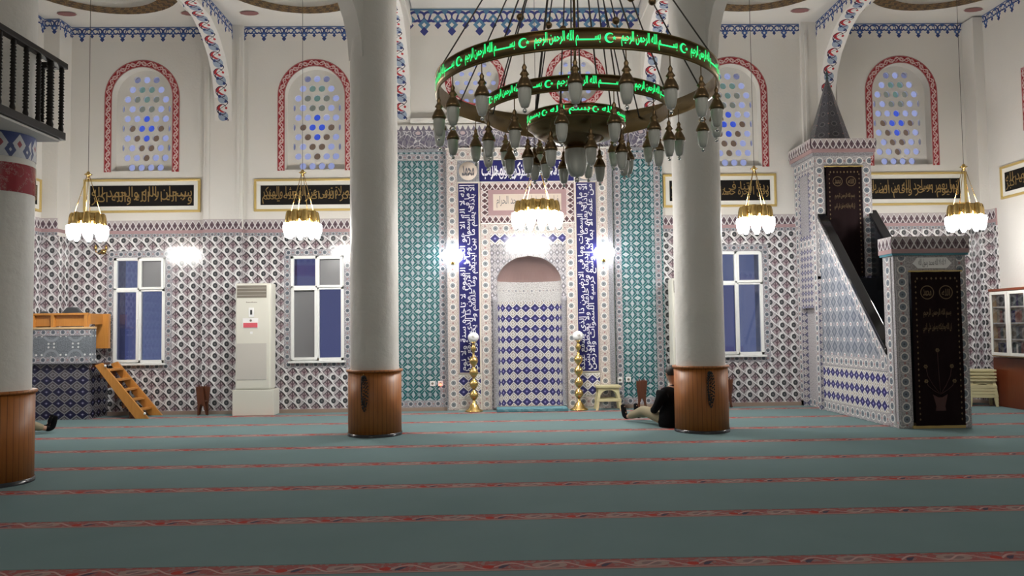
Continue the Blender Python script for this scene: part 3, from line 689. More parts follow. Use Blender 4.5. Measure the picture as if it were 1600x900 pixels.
# ------------------------------------------------------------------ columns
def column(x, y, label, red=False):
    t = tag(empty('column', (x, y, 0)), label, 'column', 'round white columns')
    H = 7.42
    if red:
        MB().lathe([(.33, .9), (.33, 2.82)], n=48, smooth=True).lathe([(.33, 3.10), (.33, 3.16)], n=48).lathe([(.33, 3.42), (.33, H)], n=48).build('shaft', 'column_paint', t)
        MB().lathe([(.336, 2.82), (.336, 3.10)], n=48, uvlen=True).build('marble_band', 'red_marble', t)
        MB().lathe([(.334, 3.16), (.334, 3.42)], n=48, uvlen=True).build('painted_capital', 'blue_capital', t)
    else: MB().lathe([(.33, .9), (.325, 5.0), (.325, H)], n=48).build('shaft', 'column_paint', t)
    MB().lathe([(.33, .05), (.362, .05), (.362, .88), (.33, .88)], n=48, uvlen=True).build('wood_cladding', 'wood_planks', t)
    MB().lathe([(.33, .875), (.380, .875), (.385, .89), (.380, .905), (.33, .905)], n=48).build('top_moulding', 'wood_dark' if 0 else 'wood_planks', t)
    MB().lathe([(.372, .012), (.372, .05), (.35, .055)], n=48).build('base_ring', 'granite_step', t)
    return t
C1 = column(-1.67, 11.08, 'round white column with wooden plank base left of the prayer niche')
C2 = column(2.80, 10.95, 'round white column with the seated person leaning on its wooden base')
C3 = column(-4.90, 7.92, 'nearest column, with red marble band, under the dark balcony', True)
C4 = column(6.20, 7.92, 'round white column outside the right edge of the picture')
# arches springing outwards from the columns
def spring_arch(A, B, z0=5.17, name='wall_arch'):
    A, B = Vector((*A, 0)), Vector((*B, 0)); d = (B-A).normalized(); L = (B-A).length; nrm = Vector((-d.y, d.x, 0)); r = .30
    half = L/2 - r; pts = [(r, z0)] + [(r + half - half*math.cos(t*PI/2/10), z0 + 1.9*math.sin(t*PI/2/10)) for t in range(1, 11)]
    pts += [(L - p[0], p[1]) for p in reversed(pts[:-1])]; out = pts + [(L, z0), (L, 7.42), (0, 7.42), (0, z0)]
    vs = []; n = len(out)
    for sd in (-.16, .16): vs += [A + d*p[0] + nrm*sd + Vector((0, 0, p[1])) for p in out]
    m = MB().mesh(vs, [list(range(n)), list(range(n, 2*n))] + [(i, (i+1) % n, n+(i+1) % n, n+i) for i in range(n)])
    return struct(m.build(name, 'plaster'))
spring_arch((-1.67, 11.08), (-4.90, 7.92)); spring_arch((2.80, 10.95), (6.20, 7.92))
struct(MB().box(-1.9, 3.0, 10.85, 11.15, 6.75, 7.42).build('wall_beam', 'plaster'))

# prayer beads hanging on the two middle columns
def beads(x, y, label):
    t = tag(empty('prayer_beads', (x, y, .86)), label, 'prayer beads', 'prayer beads hanging on the columns')
    MB().tube([(0, .05, -.02), (0, -.01, -.02), (0, -.02, .0)], .006).build('hook', 'brass', t)
    for k in range(5):
        m = MB(); a = .016 + .006*k; L = .34 + .03*(k*3 % 5)
        for i in range(26):
            q = 2*PI*i/26; m.ball((a*math.sin(q) + (k-2)*.008, -.014 - .004*(k % 3), -.03 - L/2 + L/2*math.cos(q)), .0105, 0, 4)
        m.build('bead_string', 'black', t)
beads(-1.76, 10.705, 'dark prayer beads on the wooden base of the column left of the niche')
beads(2.82, 10.57, 'dark prayer beads on the wooden base of the column beside the seated person')

# ------------------------------------------------------------------ balcony
bal = tag(empty('balcony', (0, 0, 0)), 'gallery corner with dark turned-spindle railing above the nearest column', 'balcony')
MB().box(XL, -4.42, 3.6, 8.16, 3.40, 3.52).build('floor_slab', 'plaster', bal)
MB().box(-4.44, -4.38, 3.6, 8.20, 3.42, 3.50).box(XL, -4.44, 8.16, 8.20, 3.42, 3.50).build('bottom_rail', 'iron', bal, .004)
MB().box(-4.45, -4.37, 3.6, 8.21, 4.16, 4.22).box(XL, -4.45, 8.13, 8.21, 4.16, 4.22).build('top_rail', 'iron', bal, .006)
def spindle(r):
    pr = [(r*.8, 0), (r, .04), (r*.7, .08)]; z = .08
    while z < .60: pr += [(r*1.15, z+.012), (r*.7, z+.03), (r*1.0, z+.045), (r*.65, z+.06)]; z += .06
    return pr + [(r, .63), (r*.8, .68)]
base = None
for i, Yv in enumerate([8.16 - .205*k for k in range(12)]):
    o = MB().lathe(spindle(.026 if i != 1 else .036), (0, 0, 0), 10).build('baluster', 'iron', bal); o.location = (-4.41, Yv, 3.49)
for k in range(1, 6):
    o = MB().lathe(spindle(.026), (0, 0, 0), 10).build('baluster', 'iron', bal); o.location = (-4.41 - .2*k, 8.17, 3.49)

# ------------------------------------------------------------------ minbar (stepped pulpit)
mn = tag(empty('minbar', (0, 0, 0)), 'tall tiled pulpit with staircase, gate and pointed spire on the right', 'pulpit')
X0, X1 = 5.47, 6.47; YG = 10.85
gt = MB()
gt.outline([(X0, .012), (X0+.20, .012), (X0+.20, 2.16), (X1-.12, 2.16), (X1-.12, .012), (X1, .012), (X1, 2.40), (X0, 2.40)], [], 'y', YG, YG+.30)
go = gt.build('gate', 'border_wide', mn)
g2 = MB(); yy = YG-.004
g2.slab((X0+.19, YG, .05), (0, 0, 1), 2.30, (-1, 0, 0), .17, (0, -1, 0), .012); g2.slab((X1-.005, YG, .05), (0, 0, 1), 2.30, (-1, 0, 0), .13, (0, -1, 0), .012)
g2.slab((X0, YG+.24, .05), (0, 0, 1), 2.30, (0, -1, 0), .17, (-1, 0, 0), .010)
g2.build('gate_border_tiles', 'border_wide', go)
MB().box(X0-.03, X1+.03, YG-.03, YG+.33, 2.37, 2.40).build('teal_line', 'teal', go)
MB().box(X0-.04, X1+.04, YG-.04, YG+.34, 2.40, 2.46).build('pink_cornice', 'pink', go)
cr = MB().box(X0-.04, X1+.04, YG-.03, YG+.34, 2.46, 2.47)
cr.slab((X0-.04, YG-.03, 2.46), (1, 0, 0), X1-X0+.08, (0, 0, 1), .17, (0, -1, 0), .012); cr.slab((X0-.03, YG+.34, 2.46), (0, -1, 0), .38, (0, 0, 1), .17, (-1, 0, 0), .012)
cr.slab((X1+.03, YG-.03, 2.46), (0, 1, 0), .38, (0, 0, 1), .17, (1, 0, 0), .012)
cr.build('cresting', 'crenel', go)
pq = MB(); pc = (X0 + X1)/2 + .03
pq.prism([(pc-.27, 2.26), (pc-.20, 2.19), (pc+.20, 2.19), (pc+.27, 2.26), (pc+.20, 2.34), (pc-.20, 2.34)], 'y', YG-.016, YG)
pqo = pq.build('gate_plaque', 'label_white', go)
t = MB(); letter_xz(t, 'لا اله الا الله محمد رسول الله', pc-.19, pc+.19, 2.205, 2.325, YG-.019, 0, .0); t.build('lettering', 'dark_ink', pqo)
MB().box(X0+.18, X1-.10, YG-.03, YG+.32, .012, .05).build('threshold', 'gold_frame', go)
# stair side walls: left one faces the room
def side(x, thick, d):
    m = MB(); yA, yB_ = YG+.25, 13.36
    zA, zB = 1.05, 3.33
    m.prism([(yA, .012), (yB_, .012), (yB_, zB), (yA, zA)], 'x', x, x+thick, 0)
    so = m.build('stair_side_wall', ['tile_side'], mn)
    if d:
        n = Vector((-1, 0, 0)); ex = x-.001
        def strip(k, p0, U, L, H, t=.006): q = MB(); q.slab(p0, U, L, (0, 0, 1), H, (-1, 0, 0), t); return q.build(k[0], k[1], so)
        strip(('base_border', 'border_wide'), (ex, yB_, .02), (0, -1, 0), yB_-yA, .17)
        strip(('diamond_band', 'tile_navy'), (ex, yB_, .19), (0, -1, 0), yB_-yA, .57)
        strip(('middle_border', 'border_wide'), (ex, yB_, .77), (0, -1, 0), yB_-yA, .17)
        sl = Vector((0, yA-yB_, zA-zB)); L = sl.length; sl.normalize(); q = MB()
        q.slab((ex, yB_, zB-.26), sl, L, Vector((0, 0, 1)), .22, (-1, 0, 0), .007); q.build('sloping_border', 'border_wide', so)
    sl = Vector((0, yA-yB_, zA-zB)); q = MB(); a, bq = Vector((x-.03, yB_, zB-.03)), Vector((x-.03, yA, zA-.03))
    for off, mt_, w0, w1, h0, h1 in ((0, 'granite', -.03, thick+.03, -.05, .04),):
        q.mesh([Vector((x+w, p[0], p[1]+hh)) for p in ((yB_, zB), (yA, zA)) for w in (w0, w1) for hh in (h0, h1)], [(0, 1, 3, 2), (4, 6, 7, 5), (0, 4, 5, 1), (2, 3, 7, 6), (0, 2, 6, 4), (1, 5, 7, 3)])
    hr = q.build('handrail', 'granite', so, .012)
    return so
side(X0, .10, True); side(X1-.12, .10, False)
li = MB(); li.prism([(YG+.30, .1), (13.3, .1), (13.3, 3.28), (YG+.30, 1.06)], 'x', X1-.135, X1-.121); li.build('stair_lining', 'granite_step', mn)
stp = MB(); ns = 10
for i in range(ns):
    z = .22*(i+1); y0 = YG+.35 + i*.215
    stp.box(X0+.10, X1-.12, y0, 13.4, z-.22 if i else .012, z)
stp.build('steps', 'granite_step', mn)
# tower
tw = MB(); YT, YTB = 13.30, TY; TX0, TX1 = 5.42, 6.38
for q in ((TX0, TX0+.16, YT, YT+.14), (TX1-.16, TX1, YT, YT+.14), (TX1-.12, TX1, YT+.14, YTB)): tw.box(*q, 2.2, 4.30)
tw.box(TX0, TX1, YT+.0, YTB, 4.12, 4.32); tw.box(TX0, TX0+.12, YTB-.12, YTB, .012, 4.2)
tw.outline([(YT, .012), (YT+.12, .012), (YT+.12, 1.72), (YTB-.16, 1.72), (YTB-.16, .012), (YTB, .012), (YTB, 4.2), (YT, 4.2)], [], 'x', TX0, TX0+.10)
tw.box(TX0+.1, TX1, YT+.02, YTB, 2.0, 2.2)
two = tw.build('tower', 'tile_grey_diamond', mn)
ft = MB()
ft.slab((TX0+.16, YT, 2.25), (0, 0, 1), 2.0, (-1, 0, 0), .16, (0, -1, 0), .008); ft.slab((TX1, YT, 2.25), (0, 0, 1), 2.0, (-1, 0, 0), .16, (0, -1, 0), .008)
ft.slab((TX0, YT, 4.11), (1, 0, 0), TX1-TX0, (0, 0, 1), .17, (0, -1, 0), .010)
ft.slab((TX0, YTB, 4.11), (0, -1, 0), YTB-YT, (0, 0, 1), .17, (-1, 0, 0), .010)
ft.slab((TX0, YT+.17, .1), (0, 0, 1), 4.0, (0, -1, 0), .16, (-1, 0, 0), .008); ft.slab((TX0, YTB, .1), (0, 0, 1), 4.0, (0, -1, 0), .16, (-1, 0, 0), .008)
ft.slab((TX0, YTB, 2.75), (0, -1, 0), YTB-YT, (0, 0, 1), .15, (-1, 0, 0), .009)
ft.build('tower_border_tiles', 'border_wide', two)
MB().box(TX0-.012, TX0, YT+.30, YTB-.28, 2.98, 4.02).build('inset_panel', 'border_grey', two)
MB().box(TX0+.10, TX0+.13, YT+.12, YTB-.14, .012, 1.75).build('niche_back', 'border_wide', two)
cn = MB().box(TX0-.05, TX1+.03, YT-.05, YTB, 4.28, 4.33, 0).box(TX0-.08, TX1+.05, YT-.08, YTB, 4.33, 4.39, 1).box(TX0-.08, TX1+.05, YT-.08, YTB, 4.39, 4.41, 0)
cn.slab((TX0-.08, YT-.08, 4.39), (1, 0, 0), TX1-TX0+.13, (0, 0, 1), .17, (0, -1, 0), .015, 2); cn.slab((TX0-.08, YTB, 4.39), (0, -1, 0), YTB-YT+.08, (0, 0, 1), .17, (-1, 0, 0), .015, 2)
cn.slab((TX1+.05, YT-.08, 4.39), (0, 1, 0), .9, (0, 0, 1), .17, (1, 0, 0), .015, 2)
cn.build('tower_cornice', ['grey_tile', 'pink', 'crenel'], two)
mk('spire_tile', c_circ(.17, .03, (.10, .10, .12), (.05, .05, .065), (.22, .21, .23), c0=.0), .3)
spx, spy = 5.86, 13.72; sp = MB(); n = 8
for j in range(7):
    za, zb_ = 4.41 + j*.19, 4.41 + (j+1)*.19; ra, rb_ = .40*(1-j/7)+.012, .40*(1-(j+1)/7)+.012
    for i in range(n):
        a0, a1 = 2*PI*(i+.5)/n, 2*PI*(i+1.5)/n
        sp.face([(spx+ra*math.cos(a0), spy+ra*math.sin(a0), za), (spx+ra*math.cos(a1), spy+ra*math.sin(a1), za), (spx+rb_*math.cos(a1), spy+rb_*math.sin(a1), zb_), (spx+rb_*math.cos(a0), spy+rb_*math.sin(a0), zb_)],
                1 if j < 1 else 0, [(i*.17, -.09), (i*.17+.17, -.09), (i*.17+.17, .09), (i*.17, .09)])
mk('spire_base', (.035, .075, .09), .3)
spo = sp.build('spire', ['spire_tile', 'spire_base'], two)
MB().lathe([(.03, 0), (.015, .05), (.028, .09), (.01, .13), (.001, .2)], (spx, spy, 5.74), 10).build('finial', 'spire_base', spo)
# banners
def banner(x0, x1, z0, z1, y, label, flowers):
    t = tag(empty('banner', (x0, y, z0)), label, 'banner', 'black embroidered banners on the pulpit')
    W, H = x1-x0, z1-z0; cl = MB(); nx, nz = 14, 10; vs = []
    for side_ in (0, 1):
        for j in range(nz+1):
            for i in range(nx+1): vs.append((W*i/nx, (-.014 if side_ == 0 else 0) - .006*math.sin(i*1.3 + j*.2), H*j/nz))
    k = (nx+1)*(nz+1); fs = []
    for j in range(nz):
        for i in range(nx): a = j*(nx+1)+i; fs += [(a, a+1, a+nx+2, a+nx+1), (k+a, k+a+nx+1, k+a+nx+2, k+a+1)]
    cl.mesh(vs, fs, 0, True); cl.build('cloth', 'velvet', t)
    MB().tube([(-.03, -.01, H), (W+.03, -.01, H)], .012).build('rod', 'gold_frame', t)
    e = MB(); d = MB(); yy = -.024; s = W/.70
    nb_ = int(H/.075)
    for i in range(nb_):
        zz = H-.14 - i*.075
        if zz < .03: break
        for xx in (.055*s, W-.055*s): e.face([(xx-.012, yy, zz), (xx, yy, zz-.018), (xx+.012, yy, zz), (xx, yy, zz+.018)])
    for i in range(9): xx = .08*s + i*(W-.16*s)/8; e.face([(xx-.014, yy, H-.10), (xx, yy, H-.12), (xx+.014, yy, H-.10), (xx, yy, H-.08)])
    for cx, w_ in ((W*.31, 'محمد'), (W*.69, 'الله')):
        n = 24; R_ = .098*s; zc = H - .30*s
        for i in range(n):
            a0, a1 = 2*PI*i/n, 2*PI*(i+1)/n
            e.face([(cx+R_*math.cos(a0), yy, zc+R_*math.sin(a0)), (cx+R_*math.cos(a1), yy, zc+R_*math.sin(a1)), (cx+R_*.88*math.cos(a1), yy, zc+R_*.88*math.sin(a1)), (cx+R_*.88*math.cos(a0), yy, zc+R_*.88*math.sin(a0))])
        letter(e, w_, lambda u, v: (cx - R_*.6 + u*R_*1.2, yy, zc - R_*.5 + v*R_), 0, .01)
    z = H - .66*s
    letter(e, 'بسم الله الرحمن الرحيم', lambda u, v: (W*.22 + u*W*.56, yy, z + v*.13*s), 0, .01)
    letter(e, 'ان الله وملاىكته يصلون على النبي'.replace('ى', 'ي'), lambda u, v: (W*.20 + u*W*.58, yy, z - .21*s + v*.14*s), 0, .01)
    e.build('gold_embroidery', 'embroidery', t)
    if flowers:
        cx = W*.5; zb_ = .55
        for dx, zz in ((-.02, 1.02), (-.19, .80), (.17, .80), (-.19, .60), (.20, .60)):
            e2 = [(cx, yy, .42)] + [(cx + dx*math.sin(q*PI/2), yy, .42 + (zz-.42)*q) for q in (.33, .66, 1)]
            d.tube(e2, .004, 4)
            for i in range(6): a = 2*PI*i/6; d.ball((cx+dx+.018*math.cos(a), yy, zz+.018*math.sin(a)), .012, 1, 4)
        d.prism([(cx-.10, .42), (cx-.06, .26), (cx-.07, .20), (cx+.07, .20), (cx+.06, .26), (cx+.10, .42), (cx+.03, .38), (cx-.03, .38)], 'y', yy, yy+.006, 0)
        d.build('embroidered_flowers', ['embroidery_red', 'embroidery'], t)
    return t
banner(5.69, 6.37, .05, 2.15, YG-.02, 'black embroidered banner with a flower vase covering the pulpit gate', True)
banner(5.60, 6.20, 2.24, 4.10, YT-.02, 'smaller black embroidered banner hanging in the pulpit tower above the stairs', False)

# ------------------------------------------------------------------ preacher's platform with ladder (left)
pf = tag(empty('preaching_platform', (0, 0, 0)), 'grey tiled raised preaching platform with wooden rail at the left', 'platform')
PX, PY = -6.80, 13.50
MB().box(XL+.03, PX, PY+.06, TY, .012, .94).build('base', 'tile_navy_dark', pf)
pp = MB(); pp.box(XL+.03, PX+.06, PY, PY+.10, .94, 1.52); pp.box(PX-.04, PX+.06, PY+.10, PY+.16, .94, 1.52); pp.build('parapet', 'tile_parapet', pf)
eb = MB(); eb.slab((XL+.03, PY, .95), (1, 0, 0), PX+.06-XL-.03, (0, 0, 1), .11, (0, -1, 0), .006); eb.slab((XL+.03, PY, 1.41), (1, 0, 0), PX+.06-XL-.03, (0, 0, 1), .11, (0, -1, 0), .006); eb.build('parapet_border', 'border_grey', pf)
MB().box(XL+.03, PX+.08, PY-.02, PY+.14, 1.52, 1.555).build('coping', 'wood_pale', pf, .005)
rl = MB(); rl.box(XL+.03, PX-.02, PY+.02, PY+.10, 1.755, 1.79)
for x in (XL+.04, -7.43, PX-.08): rl.box(x, x+.05, PY+.02, PY+.10, 1.555, 1.755)
rl.box(XL+.03, PX-.02, PY+.08, PY+.10, 1.57, 1.755); rl.build('book_shelf', 'wood', pf, .004)
MB().box(PX-.16, PX+.08, 14.05, 14.12, 1.18, 1.78).box(PX-.05, PX-.02, 13.62, 14.05, 1.60, 1.78).build('seat_panel', 'wood', pf, .004)
MB().box(PX+.0, PX+.06, 13.66, 14.16, .90, .935).build('landing', 'wood_dark', pf)
def cushion(x, wd, label):
    t = MB(); t.prism([(-wd/2, 0), (wd/2, 0), (wd/2-.03, .13), (wd/2-.10, .20), (-wd/2+.10, .20), (-wd/2+.03, .13)], 'y', -.04, .04)
    o = t.build('floor_chair', 'chair_grey', None, .02); o.location = (x, PY+.30, 0); return o
ch1 = empty('floor_chair', (-7.30, 13.96, .95)); tag(ch1, 'dark grey chair back showing over the wooden platform rail, right one', 'chair')
m = MB(); m.prism([(-.17, .55), (.17, .55), (.17, .86), (.09, .95), (-.09, .95), (-.17, .86)], 'y', -.03, .03); m.build('backrest', 'chair_grey', ch1, .02)
MB().box(-.17, .17, -.28, .0, .40, .46).build('seat', 'chair_grey', ch1, .015)
for x in (-.15, .15):
    for yv in (-.25, .0): MB().tube([(x, yv, 0), (x, yv, .44)], .012).build('leg', 'iron', ch1)
for x in (-.14, .14): MB().tube([(x, .0, .42), (x, .0, .58)], .012).build('back_support', 'iron', ch1)
ch2 = copy_tree(ch1); ch2.location = (-7.66, 13.74, .945); ch2.scale = (.62, .62, .93); ch2['label'] = 'dark grey chair back peeking out beside the nearest column, lower than the other'
# ladder
ld = tag(empty('wooden_ladder', (0, 0, 0)), 'orange wooden steps leaning against the tiled preaching platform', 'ladder')
LA, LB = Vector((-6.68, 0, .93)), Vector((-6.02, 0, .012))
def stringer(y, name='side_board'):
    m = MB(); m.prism([(LA.x-.02, LA.z-.02), (LA.x+.10, LA.z+.02), (LB.x+.22, .012), (LB.x+.0, .012)], 'y', y-.02, y+.02); m.build(name, 'wood', ld, .004)
stringer(13.56); stringer(14.10)
for i in range(5):
    f_ = (i+.6)/5.4; p = LA.lerp(LB, f_); MB().box(p.x-.03, p.x+.14, 13.58, 14.08, p.z-.02, p.z+.012).build('tread', 'wood', ld, .003)
    MB().box(p.x-.02, p.x+.0, 13.58, 14.08, p.z-.13, p.z-.02).build('riser', 'wood_dark', ld)
for x, z in ((-6.56, .90), (-5.90, .10)): MB().ball((x+.04, 13.53, z), .022, 0, 6).build('bolt_cap', 'pvc', ld)

# ------------------------------------------------------------------ floor-standing air conditioners
def aircon(x, y, label):
    t = tag(empty('air_conditioner', (x, y, 0)), label, 'air conditioner', 'tall white air conditioners')
    MB().box(-.36, .34, -.16, .20, .012, .45).build('plinth', 'ac_white', t, .008)
    MB().box(-.32, .28, -.14, .19, .455, 2.27).build('cabinet', 'ac_white', t, .025)
    g = MB().box(-.29, .21, -.146, -.14, 2.02, 2.23)
    go_ = g.build('air_outlet', 'grille', t); lv = MB()
    for i in range(3): lv.box(-.285, .205, -.152, -.146, 2.06+i*.06, 2.066+i*.06)
    lv.build('louvres', 'ac_mesh', go_)
    MB().box(-.29, .21, -.146, -.14, .62, 1.24).build('intake_panel', 'ac_mesh', t)
    pn = MB().box(-.09, -.0, -.150, -.14, 1.69, 1.85).build('control_panel', 'label_white', t); MB().box(-.062, -.032, -.155, -.150, 1.73, 1.81).build('display', 'black', pn)
    st = MB().box(-.19, .07, -.147, -.14, 1.50, 1.67).build('warning_sticker', 'label_white', t); MB().box(-.18, .06, -.151, -.147, 1.51, 1.59).build('red_field', 'label_red', st)
    lt = MB(); lt.lathe([(.020, 0), (.020, .003), (.001, .003)], n=12, xf=Matrix.Translation((-.055, -.147, 1.63)) @ Matrix.Rotation(PI/2, 4, 'X')); lt.build('sticker_emblem', 'grille', st)
    MB().box(-.065, -.025, -.147, -.14, 1.40, 1.44).build('white_badge', 'label_white', t)
    nm = MB()
    for i in range(10): nm.box(-.135+i*.019, -.122+i*.019, -.143, -.139, 1.934, 1.946 + (.006 if i in (0, 5) else 0))
    nm.build('name_strip', 'grille', t)
    return t
aircon(-4.13, 13.92, 'tall white air conditioner on a white plinth between the two left windows')
a2 = aircon(3.38, 13.92, 'white air conditioner almost hidden behind the column with the seated person')

# ------------------------------------------------------------------ candlesticks
def candle(x, y, label):
    t = tag(empty('candlestick', (x, y, .012)), label, 'candlestick', 'tall brass candlesticks beside the niche')
    MB().lathe([(.001, 0), (.16, 0), (.15, .02), (.10, .05), (.07, .11), (.03, .15), (.022, .20)], n=20).build('foot', 'brass', t)
    st = [(.022, .18)]
    for z in (.29, .48, .68, .88): st += [(.022, z-.10), (.045, z-.075), (.075, z-.03), (.078, z), (.06, z+.05), (.024, z+.075)]
    st += [(.018, 1.02), (.040, 1.06), (.050, 1.09), (.03, 1.13), (.018, 1.17), (.05, 1.20), (.001, 1.20)]
    MB().lathe(st, n=18).build('stem', 'brass', t)
    gb = MB(); n = 10; pr = [(max(1e-4, .095*math.sin(PI*k/n)), -.088*math.cos(PI*k/n)) for k in range(n+1)]
    gb.lathe(pr, (0, 0, 1.28), 22); g_ = gb.build('globe', 'label_white', t)
    MB().lathe([(.02, .0), (.03, .03), (.001, .04)], (0, -.085, 1.28), 10).build('globe_ornament', 'ac_mesh', g_)
candle(-.39, 13.92, 'brass candlestick with white globe left of the prayer niche')
candle(1.43, 13.92, 'brass candlestick with white globe right of the prayer niche')

# ------------------------------------------------------------------ stools, book stands, bookcase
def stool(x, y, z, label, n=1, w_=.46, h=.42):
    t = tag(empty('plastic_stool', (x, y, z)), label, 'stool')
    m = MB(); m.outline([(-w_/2+.02, -.165), (w_/2-.02, -.165), (w_/2-.02, .165), (-w_/2+.02, .165)], [arc(cx, cy, .016, 0, 2*PI*7/8, 7) for cx in (-.14, .14) for cy in (-.09, .09)], 'z', h-.03, h)
    m.build('seat', 'plastic', t, .006)
    for sx in (-1, 1):
        for sy in (-1, 1):
            l = MB(); l.mesh([Vector((sx*(w_/2-.06+a*.06-b*.045), sy*(.12+a*.03) + c*.014, h-.02 if a == 0 else .0)) for a in (0, 1) for b in (0, 1) for c in (-1, 1)], [(0, 1, 3, 2), (4, 6, 7, 5), (0, 4, 5, 1), (2, 3, 7, 6), (0, 2, 6, 4), (1, 5, 7, 3)])
            l.build('leg', 'plastic', t, .004)
    k = w_/2-.05
    for sy in (-1, 1):
        a = MB()
        pts = [(-k, h-.03), (k, h-.03), (k, h-.16)] + [(k*.75*math.cos(q*PI/8), h-.16+.085*math.sin(q*PI/8)) for q in range(9)] + [(-k, h-.16)]
        a.prism(pts, 'y', sy*.135-.008, sy*.135+.008)
        a.prism([(-k-.03, .20), (k+.03, .20), (k+.035, .15), (-k-.035, .15)], 'y', sy*.15-.008, sy*.15+.008)
        a.build('apron', 'plastic', t, .003)
    return t
stool(1.93, 13.92, .012, 'beige plastic stool against the tiles right of the prayer niche')
tpl = None
for i in range(4):
    s_ = stool(8.28, 13.60, .012 + i*.055, ['lowest of the four nested beige stools beside the bookcase', 'second from the bottom of the nested beige stools by the bookcase', 'third from the bottom of the nested beige stools by the bookcase', 'topmost of the four nested beige stools beside the bookcase'][i], h=.46)
    s_['group'] = 'beige stools nested in a stack by the bookcase'; s_.rotation_euler.z = -.25
def rahle(x, y, label, rz=0):
    t = tag(empty('book_stand', (x, y, .012), rz), label, 'book stand', 'folded wooden book stands along the wall')
    for s in (-1, 1):
        b_ = MB(); xf = Matrix.Rotation(s*.11, 4, 'Y')
        b_.outline([(-.085, .0), (-.06, .0), (-.04, .13), (-.015, .19), (.015, .19), (.04, .13), (.06, .0), (.085, .0), (.062, .20), (.062, .47), (.050, .50), (.03, .50), (.015, .48), (0, .53), (-.015, .48), (-.03, .50), (-.050, .50), (-.062, .47), (-.062, .20)], [], 'y', -.014, .014)
        b_.v = [tuple(xf @ Vector((v[0]*1.0, v[1] + s*.022, v[2]))) for v in b_.v]; b_.build('board', 'wood_dark', t, .003)
    MB().tube([(-.07, 0, .24), (.07, 0, .24)], .014).build('hinge', 'wood_dark', t)
rahle(-5.06, 13.98, 'dark folded wooden book stand left of the white air conditioner')
rahle(2.52, 13.90, 'dark folded wooden book stand between the beige stool and the seated person', .3)
rahle(4.02, 13.95, 'dark folded wooden book stand just right of the right column')
bk = tag(empty('bookcase', (0, 0, 0)), 'glass-fronted bookcase with dark red base against the right wall', 'bookcase')
bx0, bx1, by0, by1 = 8.46, 8.74, 11.6, 13.50
MB().box(8.54, bx1, by0, 13.62, .012, .84).build('base_cabinet', 'wood_red', bk, .006)
MB().box(bx0-.02, bx1, by0-.02, by1+.03, 1.96, 2.0).build('top_board', 'label_red' if 0 else 'wood_red', bk, .004)
cs = MB(); cs.box(bx1-.02, bx1, by0, by1, .86, 1.96)
cs.box(bx0, bx1-.02, by0, by1, .86, .89); cs.box(bx0, bx1-.02, by1-.02, by1, .89, 1.96); cs.box(bx0, bx1-.02, by0, by0+.02, .89, 1.96)
cs.build('carcass', 'wood_pale', bk)
sh = MB()
for i in range(1, 4): sh.box(bx0+.02, bx1-.02, by0+.02, by1-.02, .87+i*.27, .89+i*.27)
sh.build('shelves', 'mat_white', bk)
for k in range(4):
    y1_ = by1 - k*.475; y0_ = y1_-.46; d = MB()
    for q in ((y0_, y0_+.05, .88, 1.95), (y1_-.05, y1_, .88, 1.95), (y0_+.05, y1_-.05, .88, .93), (y0_+.05, y1_-.05, 1.90, 1.95)): d.box(bx0-.02, bx0, q[0], q[1], q[2], q[3])
    dr = d.build('door', 'mat_white', bk, .003); MB().box(bx0-.012, bx0-.008, y0_+.05, y1_-.05, .93, 1.90).build('door_glass', 'pane_case', dr)
rnd = random.Random(8)
BC = ['black', 'wood_red', 'trousers', 'chair_grey', 'mat_white', 'grille', 'navy', 'spire_base']
SN = ['bottom', 'second', 'third', 'top']
bpro = {}
for si in range(4):
    yq = by1-.06; n_ = 0
    while yq > by0+.15 and n_ < 16:
        th_ = rnd.choice((.045, .055, .07)); hb = rnd.choice((.18, .20, .22)); key = (th_, hb, rnd.choice(BC))
        if key not in bpro:
            o = MB().box(0, .15, -th_, -.002, 0, hb).build('book', key[2], None, .003); MB().box(.008, .151, -th_+.006, -.008, .004, hb+.001).build('pages', 'mat_white', o); bpro[key] = o
            c = o
        else: c = copy_tree(bpro[key])
        c.location = (bx0+.06, yq, .892+si*.27)
        tag(c, 'book standing on the %s shelf of the glass-fronted bookcase' % SN[si], 'book', 'books on the %s shelf of the bookcase' % SN[si]); yq -= th_+.004; n_ += 1

